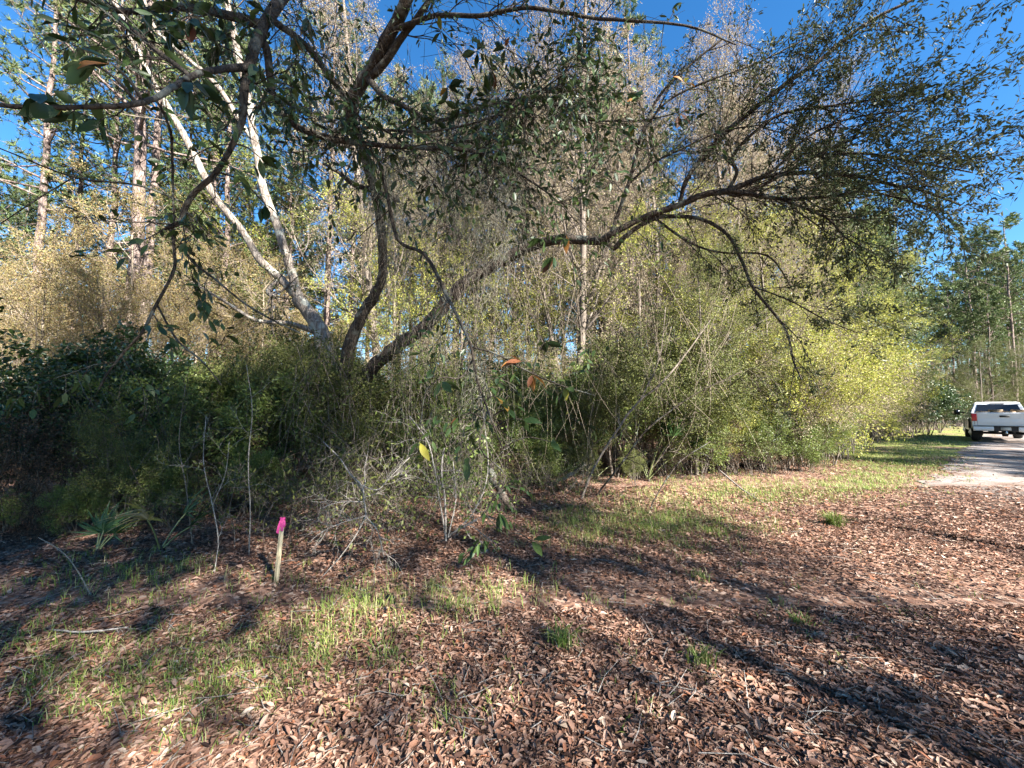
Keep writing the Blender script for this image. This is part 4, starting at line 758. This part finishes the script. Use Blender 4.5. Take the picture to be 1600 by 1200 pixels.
for i, z in enumerate(np.linspace(.525, .602, 6)):
    for k in range(12):
        a = k / 12 * 6.283; ca, sa = math.cos(a), math.sin(a); s = 1 + rw.normal(0, .035) + (.12 if i == 0 else 0)
        pr.append((.0215 * np.sign(ca) * abs(ca) ** .5 * s, .0155 * np.sign(sa) * abs(sa) ** .5 * s, z + rw.normal(0, .003)))
I = [(i * 12 + k, i * 12 + (k + 1) % 12, i * 12 + 12 + (k + 1) % 12, i * 12 + 12 + k) for i in range(5) for k in range(12)]
m.add(pr, Q=I); m.add([pr[60 + k] for k in range(12)] + [(0, 0, .606)], T=[(k, (k + 1) % 12, 12) for k in range(12)]); m.build('ribbon', M_PINK, stake)
for k, (x0, dx, z1) in enumerate([(-.014, -.008, .475), (.003, .002, .492), (.016, .002, .53)]):
    m = MB(); m.add([(x0 - .009, -.017, .58), (x0 + .009, -.018, .58), (x0 + dx - .010, -.024, (.58 + z1) / 2), (x0 + dx + .012, -.021, (.58 + z1) / 2), (x0 + dx * 1.6 - .012, -.020, z1), (x0 + dx * 1.6 + .009, -.026, z1 - .008)], Q=[(0, 1, 3, 2), (2, 3, 5, 4)]); m.build('ribbon_tail', M_PINK, stake)

# ------------------------------------------------------------------ white pickup truck
M_WHITE = plain('white_paint', (.80, .80, .80), .25, coat=.5); M_BLACK = plain('black_plastic', (.015, .015, .017), .55)
M_GLASS = plain('dark_glass', (.012, .014, .018), .06, spec=.6); M_RED = plain('red_lens', (.55, .015, .015), .2, coat=.4); M_RUB = plain('tyre_rubber', (.018, .018, .018), .85)
M_RIM = plain('steel_rim', (.55, .55, .57), .3, metal=.9); M_CHR = plain('chrome', (.75, .75, .77), .15, metal=1); M_PLATE = plain('plate_metal', (.55, .56, .54), .5, var=.1); M_LUM = plain('sawn_lumber', (.42, .30, .19), .8, var=.25)
tp = gnd(1562, 690); d_tail = 18.4
tx = (1567 - 800) / F * d_tail; TH = R(43.5)
truck = empty('pickup_truck', (tx, d_tail, .02), TH - math.pi / 2); tag(truck, 'white pickup truck parked on the dirt road, tailgate towards the clearing', 'truck')
# local axes: +y forward, x right, tail at y=0
def extrude_x(prof, x0, x1, m):
    n = len(prof); V = [(x0, y, z) for y, z in prof] + [(x1, y, z) for y, z in prof]
    return V, n
def poly_obj(name, V, faces, mat, parent=None, bevel=0):
    me = bpy.data.meshes.new(name); me.from_pydata([tuple(map(float, v)) for v in V], [], faces); me.materials.append(mat); me.validate(); me.update()
    o = link(name, me, parent)
    if bevel:
        b = o.modifiers.new('bevel', 'BEVEL'); b.width = bevel; b.segments = 2; b.limit_method = 'ANGLE'; b.angle_limit = R(35)
    return o
def slab(name, prof, x0, x1, mat, parent, bevel=.0):
    n = len(prof); V = [(x0, y, z) for y, z in prof] + [(x1, y, z) for y, z in prof]
    Fc = [tuple(range(n - 1, -1, -1)), tuple(range(n, 2 * n))] + [(i, (i + 1) % n, n + (i + 1) % n, n + i) for i in range(n)]
    if x0 > x1: Fc = [tuple(reversed(f)) for f in Fc]
    return poly_obj(name, V, Fc, mat, parent, bevel)
def arch(cy, cz, r, n=9): return [(cy + r * math.cos(a), cz + r * math.sin(a)) for a in np.linspace(0, math.pi, n)]
ax1, ax2, wr = 1.25, 4.95, .41
side = [(0.02, .72)] + [(y, z) for y, z in reversed(arch(ax1, .62, .50))] + [(2.0, .50), (4.4, .50)] + [(y, z) for y, z in reversed(arch(ax2, .62, .50))] + [(5.95, .62), (6.05, .85), (5.95, 1.16), (4.6, 1.26), (2.05, 1.33), (2.05, 1.40), (0.0, 1.42)]
side = [(ax1 - .5, .62) if False else p for p in side]
for sx in (-1, 1):
    o = slab('body_side', side, sx * .93, sx * 1.01, M_WHITE, truck, .015)
slab('tailgate', [(0, .80), (.07, .80), (.07, 1.43), (.0, 1.44), (-.02, 1.40), (.0, 1.15), (-.015, 1.0)], -.84, .84, M_WHITE, truck, .012)
tg = truck.children[-1]
m = MB(); m.box((0, .28, 1.34 + .045), (.02, .02, .02)); 
slab('bed_floor', [(.08, .78), (2.0, .78), (2.0, .84), (.08, .84)], -.92, .92, M_BLACK, truck)
slab('front_bulkhead', [(1.95, .8), (2.03, .8), (2.03, 1.42), (1.95, 1.42)], -.925, .925, M_WHITE, truck)
slab('hood', [(4.35, .65), (6.0, .65), (6.04, .9), (5.93, 1.15), (4.62, 1.25), (4.35, 1.25)], -.925, .925, M_WHITE, truck, .02)
slab('floor_pan', [(2.05, .52), (4.4, .52), (4.4, .9), (2.05, .9)], -.925, .925, M_BLACK, truck)
# cab greenhouse
def ring(y, w, z): return [(-w, y, z), (w, y, z)]
V = [(-.95, 2.05, 1.30), (.95, 2.05, 1.30), (.95, 4.75, 1.26), (-.95, 4.75, 1.26), (-.74, 2.32, 1.93), (.74, 2.32, 1.93), (.72, 3.75, 1.94), (-.72, 3.75, 1.94), (-.66, 2.6, 1.985), (.66, 2.6, 1.985), (.64, 3.5, 1.985), (-.64, 3.5, 1.985)]
cab = poly_obj('cab', V, [(0, 1, 5, 4), (1, 2, 6, 5), (2, 3, 7, 6), (3, 0, 4, 7), (4, 5, 9, 8), (5, 6, 10, 9), (6, 7, 11, 10), (7, 4, 8, 11), (8, 9, 10, 11)], M_WHITE, truck, .03)
def quad_off(a, b, c, d, s=.012):
    P = np.array([a, b, c, d], float); n = nrm(np.cross(P[1] - P[0], P[3] - P[0])); return P + n * s, P - n * .006
def pane(name, a, b, c, d, mat, parent, s=.012):
    A, B = quad_off(a, b, c, d, s); return poly_obj(name, list(A) + list(B), [(0, 1, 2, 3), (0, 4, 5, 1), (1, 5, 6, 2), (2, 6, 7, 3), (3, 7, 4, 0)], mat, parent)
def lerp3(p, q, t): return np.array(p) * (1 - t) + np.array(q) * t
def onface(c, u, v):  # c: 4 corners bl, br, tr, tl
    return lerp3(lerp3(c[0], c[1], u), lerp3(c[3], c[2], u), v)
def facepane(name, c, u0, u1, v0, v1, mat, parent, s=.012): return pane(name, onface(c, u0, v0), onface(c, u1, v0), onface(c, u1, v1), onface(c, u0, v1), mat, parent, s)
back = [V[0], V[1], V[5], V[4]]; facepane('rear_window', back, .08, .92, .10, .86, M_GLASS, cab); facepane('brake_light', back, .34, .66, .91, .97, M_BLACK, cab, .02)
left = [V[3], V[0], V[4], V[7]]; facepane('side_window', left, .50, .90, .12, .88, M_GLASS, cab); facepane('side_window', left, .12, .47, .12, .88, M_GLASS, cab)
right = [V[1], V[2], V[6], V[5]]; facepane('side_window', right, .10, .50, .12, .88, M_GLASS, cab); facepane('side_window', right, .53, .88, .12, .88, M_GLASS, cab)
facepane('windscreen', [V[2], V[3], V[7], V[6]], .06, .94, .08, .92, M_GLASS, cab)
for sx in (-1, 1):
    for y0 in (2.2, 3.35):
        m = MB(); m.box((sx * 1.016, y0 + .18, 1.17), (.02, .16, .03)); m.build('door_handle', M_BLACK, truck, False)
        m = MB(); m.box((sx * 1.0105, y0 - .06, .93), (.004, .012, .70)); m.build('door_gap', M_BLACK, truck, False)
    slab('tail_light', [(-.025, 1.02), (.14, 1.02), (.16, 1.38), (-.025, 1.38), (-.045, 1.2)], sx * .855, sx * 1.018, M_RED, truck, .012)
    slab('corner_post', [(.0, .72), (.14, .72), (.14, 1.01), (.0, 1.01)], sx * .845, sx * .925, M_WHITE, truck)
    for y in (ax1, ax2):
        w = empty('wheel', (sx * .86, y, wr)); w.parent = truck
        m = MB(); a = np.linspace(-.14, .14, 5); m.tube([(t, 0, 0) for t in a], [wr * .93, wr, wr, wr, wr * .93], 28); m.add([(-.14, 0, 0)] + [(-.14, wr * .93 * math.cos(q), wr * .93 * math.sin(q)) for q in np.linspace(0, 6.283, 28, False)], T=[(0, 1 + (k + 1) % 28, 1 + k) for k in range(28)]); m.build('tyre', M_RUB, w)
        m = MB(); m.tube([(sx * .10, 0, 0), (sx * .148, 0, 0), (sx * .150, 0, 0)], [.25, .25, .20], 20); m.build('rim', M_RIM, w)
    # fender flare
    m = MB(); m.tube([(sx * 1.015, ax1 + .5 * math.cos(q), .62 + .5 * math.sin(q)) for q in np.linspace(0, math.pi, 11)], .03, 6); m.build('fender_flare', M_BLACK, truck)
    # tow mirrors
    mi = empty('mirror', (sx * .98, 4.15, 1.42)); mi.parent = truck
    m = MB(); m.box((sx * .12, 0, 0), (.26, .05, .06)); m.build('arm', M_BLACK, mi, False)
    o = slab('housing', [(-.05, -.14), (.07, -.11), (.07, .13), (-.05, .16)], sx * .20, sx * .42, M_BLACK, mi, .02)
    m = MB(); m.box((sx * .31, -.053, .01), (.18, .006, .24)); m.build('glass', M_GLASS, mi, False)
# bumper, plate, hitch, handle
bu = slab('bumper', [(-.16, .56), (.0, .54), (.02, .76), (-.16, .77), (-.19, .66)], -1.0, -.36, M_WHITE, truck, .02)
slab('bumper', [(-.16, .56), (.0, .54), (.02, .76), (-.16, .77), (-.19, .66)], .36, 1.0, M_WHITE, truck, .02)
bc = slab('bumper_centre', [(-.11, .56), (.0, .54), (.02, .76), (-.11, .765)], -.36, .36, M_BLACK, truck)
m = MB(); m.box((0, -.118, .665), (.31, .012, .15)); m.build('licence_plate', M_PLATE, truck, False)
slab('bumper_step', [(-.19, .772), (.0, .772), (.0, .796), (-.19, .79)], -.98, .98, M_BLACK, truck)
m = MB(); m.box((0, -.012, 1.26), (.30, .03, .085)); m.build('tailgate_handle', M_BLACK, truck, False)
m = MB(); m.tube([(0, .1, .47), (0, -.26, .47)], .035, 8); m.tube([(0, -.25, .47), (0, -.25, .56)], .025, 8); m.build('tow_hitch', M_CHR, truck)
m = MB(); m.box((-.25, 3.0, .5), (.12, 5.6, .16)); m.box((.25, 3.0, .5), (.12, 5.6, .16)); m.tube([(-.8, ax1, .41), (.8, ax1, .41)], .06, 8); m.tube([(-.8, ax2, .41), (.8, ax2, .41)], .05, 8); m.tube([(0, ax1, .41), (.17, ax1, .41)], .16, 12); m.build('chassis', M_BLACK, truck, False)
slab('front_bumper', [(5.95, .45), (6.15, .5), (6.12, .75), (5.98, .72)], -1.0, 1.0, M_CHR, truck, .02)
# lumber in the bed
TM = Matrix.Translation(truck.location) @ Matrix.Rotation(TH - math.pi / 2, 4, 'Z')
for k, (x, z, l, ry) in enumerate([(-.55, .89, 1.75, .0), (-.2, .89, 1.7, .02), (.18, .89, 1.75, -.01), (.55, .89, 1.7, .01)]):
    for j in range(7 + k % 2):
        m = MB(); m.box((0, 0, 0), (.32, l, .09)); o = m.build('timber_board', M_LUM, None, False)
        o.matrix_world = TM @ Matrix.Translation((x + .02 * ((j * 7 + k) % 3 - 1), 1.02, z + .0005 + .0925 * j)) @ Matrix.Rotation(ry + .01 * ((j * 5 + k) % 3 - 1), 4, 'Z')
        tag(o, 'sawn board in the stacks showing above the truck tailgate', 'board', 'boards in the truck bed')

# ------------------------------------------------------------------ grass
def blades(mb, P, rng, h0, h1, w, lean=.5):
    n = len(P); a = rng.uniform(0, 6.283, n); l = rng.uniform(h0, h1, n)[:, None]; d = np.column_stack([np.cos(a), np.sin(a), np.zeros(n)]); le = (rng.uniform(.15, 1, n) * lean)[:, None]
    s = np.column_stack([-np.sin(a), np.cos(a), np.zeros(n)]) * w; up = np.array((0, 0, 1.))
    m1 = P + up * l * .45 + d * l * le * .25; m2 = P + up * l * .8 * (1 - .25 * le) + d * l * le * .65; tp = P + up * l * (1 - .45 * le) + d * l * le * 1.05
    V = np.stack([P - s, P + s, m1 - s, m1 + s, m2 - s * .7, m2 + s * .7, tp], 1).reshape(-1, 3); b = np.arange(n)[:, None] * 7
    r = rng.uniform(0, 1, n)
    mb.add(V, T=b + np.array([[4, 5, 6]]), Q=np.concatenate([b + np.array([[0, 1, 3, 2]]), b + np.array([[2, 3, 5, 4]])]), rt=r, rq=np.concatenate([r, r]))
rg_ = np.random.default_rng(50); gm = MB()
def patch(x0, x1, y0, y1, n, h0, h1, w=.002, lean=1.1):
    P = np.array([gnd(rg_.normal((x0 + x1) / 2, (x1 - x0) / 3.2), min(1190, max(664, rg_.normal((y0 + y1) / 2, (y1 - y0) / 3.2)))) for _ in range(max(3, n // 8))])
    P = np.repeat(P, 8, 0) + rg_.normal(0, .05, (len(P) * 8, 3)); P[:, 2] = hgt(P[:, 0], P[:, 1]) + .005; blades(gm, P, rg_, h0, h1, w, lean)
patch(950, 1180, 770, 850, 3200, 0.038, 0.150); patch(1100, 1330, 752, 790, 1800, 0.030, 0.105); patch(380, 640, 955, 1050, 1000, 0.030, 0.112); patch(120, 420, 990, 1130, 1500, 0.030, 0.098)
patch(560, 850, 900, 965, 800, 0.038, 0.150); patch(0, 150, 950, 1080, 500, 0.038, 0.120); patch(600, 760, 1040, 1150, 160, 0.030, 0.090); patch(840, 960, 790, 850, 1100, 0.045, 0.210)
patch(990, 1340, 745, 785, 3600, .04, .11, .0028); patch(900, 1120, 800, 840, 1200, .05, .16); patch(60, 520, 960, 1120, 1400, .03, .08); patch(500, 620, 920, 1000, 350, 0.045, 0.180); patch(1320, 1480, 695, 745, 6000, .05, .12, .0035); patch(1280, 1420, 735, 770, 2600, .04, .10, .003); patch(1370, 1500, 672, 700, 4500, .05, .12, .005)
patch(300, 1300, 1000, 1150, 220, 0.022, 0.075); patch(800, 1500, 880, 1000, 280, 0.022, 0.075); patch(0, 500, 880, 960, 700, 0.038, 0.135); patch(1300, 1600, 760, 900, 260, 0.022, 0.060); patch(100, 330, 860, 920, 300, 0.045, 0.150)
tag(gm.build('grass', L_GRASS), 'thin spring grass coming up through the leaf litter', 'grass', kind='stuff')
for k, (x, y, n, h, lab) in enumerate([(1303, 822, 240, .26, 'dense dark grass tuft alone on the litter by the sunny verge'), (880, 1012, 70, .2, 'small bright grass tuft on open litter below the grass patch'), (1095, 1042, 60, .16, 'flattened dark grass tuft lying on the litter'), (1250, 975, 44, .12, 'sparse grass sprig on the litter towards the road'), (1095, 905, 40, .12, 'pale low sprig on litter just below the grass patch')]):
    q = gnd(x, y); P = np.array(q) + rg_.normal(0, .04, (n, 3)) * (1, 1, 0); P[:, 2] = hgt(P[:, 0], P[:, 1]); m = MB(); P = P - np.array((q[0], q[1], 0)); blades(m, P, rg_, h * .5, h, .0032, 1.1)
    o = m.build('grass_tuft', L_GRASS); o.location = (q[0], q[1], .004); tag(o, lab, 'grass tuft', 'grass tufts')

# ------------------------------------------------------------------ leaf litter
rl = np.random.default_rng(60)
def litter_pts(y0, y1, dens):
    n = int(((1.45 * (y0 + y1) + 3.2) * (y1 - y0)) * dens); y = y0 + (y1 - y0) * np.sqrt(rl.uniform(0, 1, n)) if y1 / max(y0, .1) > 1.6 else rl.uniform(y0, y1, n); x = rl.uniform(-1, 1, n) * (1.45 * y + 1.6); return x, y
def road_h(x, y):
    o = road_off(x, y); return np.clip(.032 - .02 * (o / 2.2) ** 2, 0, 1) * (np.abs(o) < 2.25) * (road_s(x, y) > -6)
def litter(mb, x, y, L, hexa, wf=.33):
    k = np.ones(len(x)); s = road_s(x, y); off = road_off(x, y)
    onroad = np.clip((off + 2.4) / 1.2, 0, 1) * np.clip((s + 2.8) / 3.5, 0, 1); verge = np.clip((s - 1) / 4, 0, 1) * .75
    k = (1 - .93 * onroad) * (1 - verge)
    m = rl.uniform(0, 1, len(x)) < k; x = x[m]; y = y[m]; n = len(x)
    P = np.column_stack([x, y, hgt(x, y) + .006 + rl.uniform(0, .022, n) + road_h(x, y)]); a = rl.uniform(0, 6.283, n)
    D = np.column_stack([np.cos(a), np.sin(a), rl.normal(0, .17, n)])
    r = rl.uniform(0, 1, n); add_leaves(mb, P, D, rl, L=L, Wd=L * wf, spread=.12, droop=0, fold=.38, hexa=hexa, lv=.6, up=.8, rnd=r)
m = MB()
for y0, y1, dn, L, hx in [(.9, 3.2, 3700, .042, True), (3.2, 5.5, 2300, .047, False), (5.5, 8, 750, .064, False), (8, 13, 220, .076, False)]:
    x, y = litter_pts(y0, y1, dn); litter(m, x, y, L, hx); x, y = litter_pts(y0, y1, dn * .13); litter(m, x, y, L * 1.15, hx, .55); x, y = litter_pts(y0, y1, dn * (.8 if hx else .3)); litter(m, x, y, L * .42, False, .45)
tag(m.build('leaf_litter', L_LITTER), 'deep carpet of dry brown oak leaves over the clearing', 'leaf litter', kind='stuff')
LM = []
for k in range(10):
    m = MB(); add_leaves(m, np.zeros((1, 3)), np.array([[1., 0, 0]]), rl, 1.0, .40, .0, 0, .55, True, 0., .97, np.array([k / 9.])); LM.append(m.mesh('fallen_leaf', L_LITTER))
k = 0
while k < 300:
    q = gnd(rl.uniform(10, 1590), rl.uniform(1010, 1195)); o = link('fallen_leaf', LM[rl.integers(10)], GROUND); s = rl.uniform(.04, .065); o.scale = (s, s, s)
    o.location = (q[0], q[1], float(hgt(q[0], q[1]) + road_h(q[0], q[1])) + .034); o.rotation_euler = (rl.normal(0, .25), rl.normal(0, .25), rl.uniform(0, 6.28)); k += 1
# small twigs lying in the litter
m = MB()
for k in range(420):
    q = gnd(rl.uniform(-50, 1500), rl.uniform(770, 1190)); a = rl.uniform(0, 6.28); L = rl.uniform(.06, .3); z = float(hgt(q[0], q[1])) + .03
    p = np.array((q[0], q[1], z)); d = np.array((math.cos(a), math.sin(a), rl.normal(0, .08))); m.tube([p, p + d * L * .5 + rl.normal(0, .012, 3), p + d * L + rl.normal(0, .02, 3) * (1, 1, .3)], [.003, .0025, .0015], 3, cap=False)
tag(m.build('twig_litter', M_DEAD), 'small dry twigs scattered through the leaf litter', 'twigs', kind='stuff')
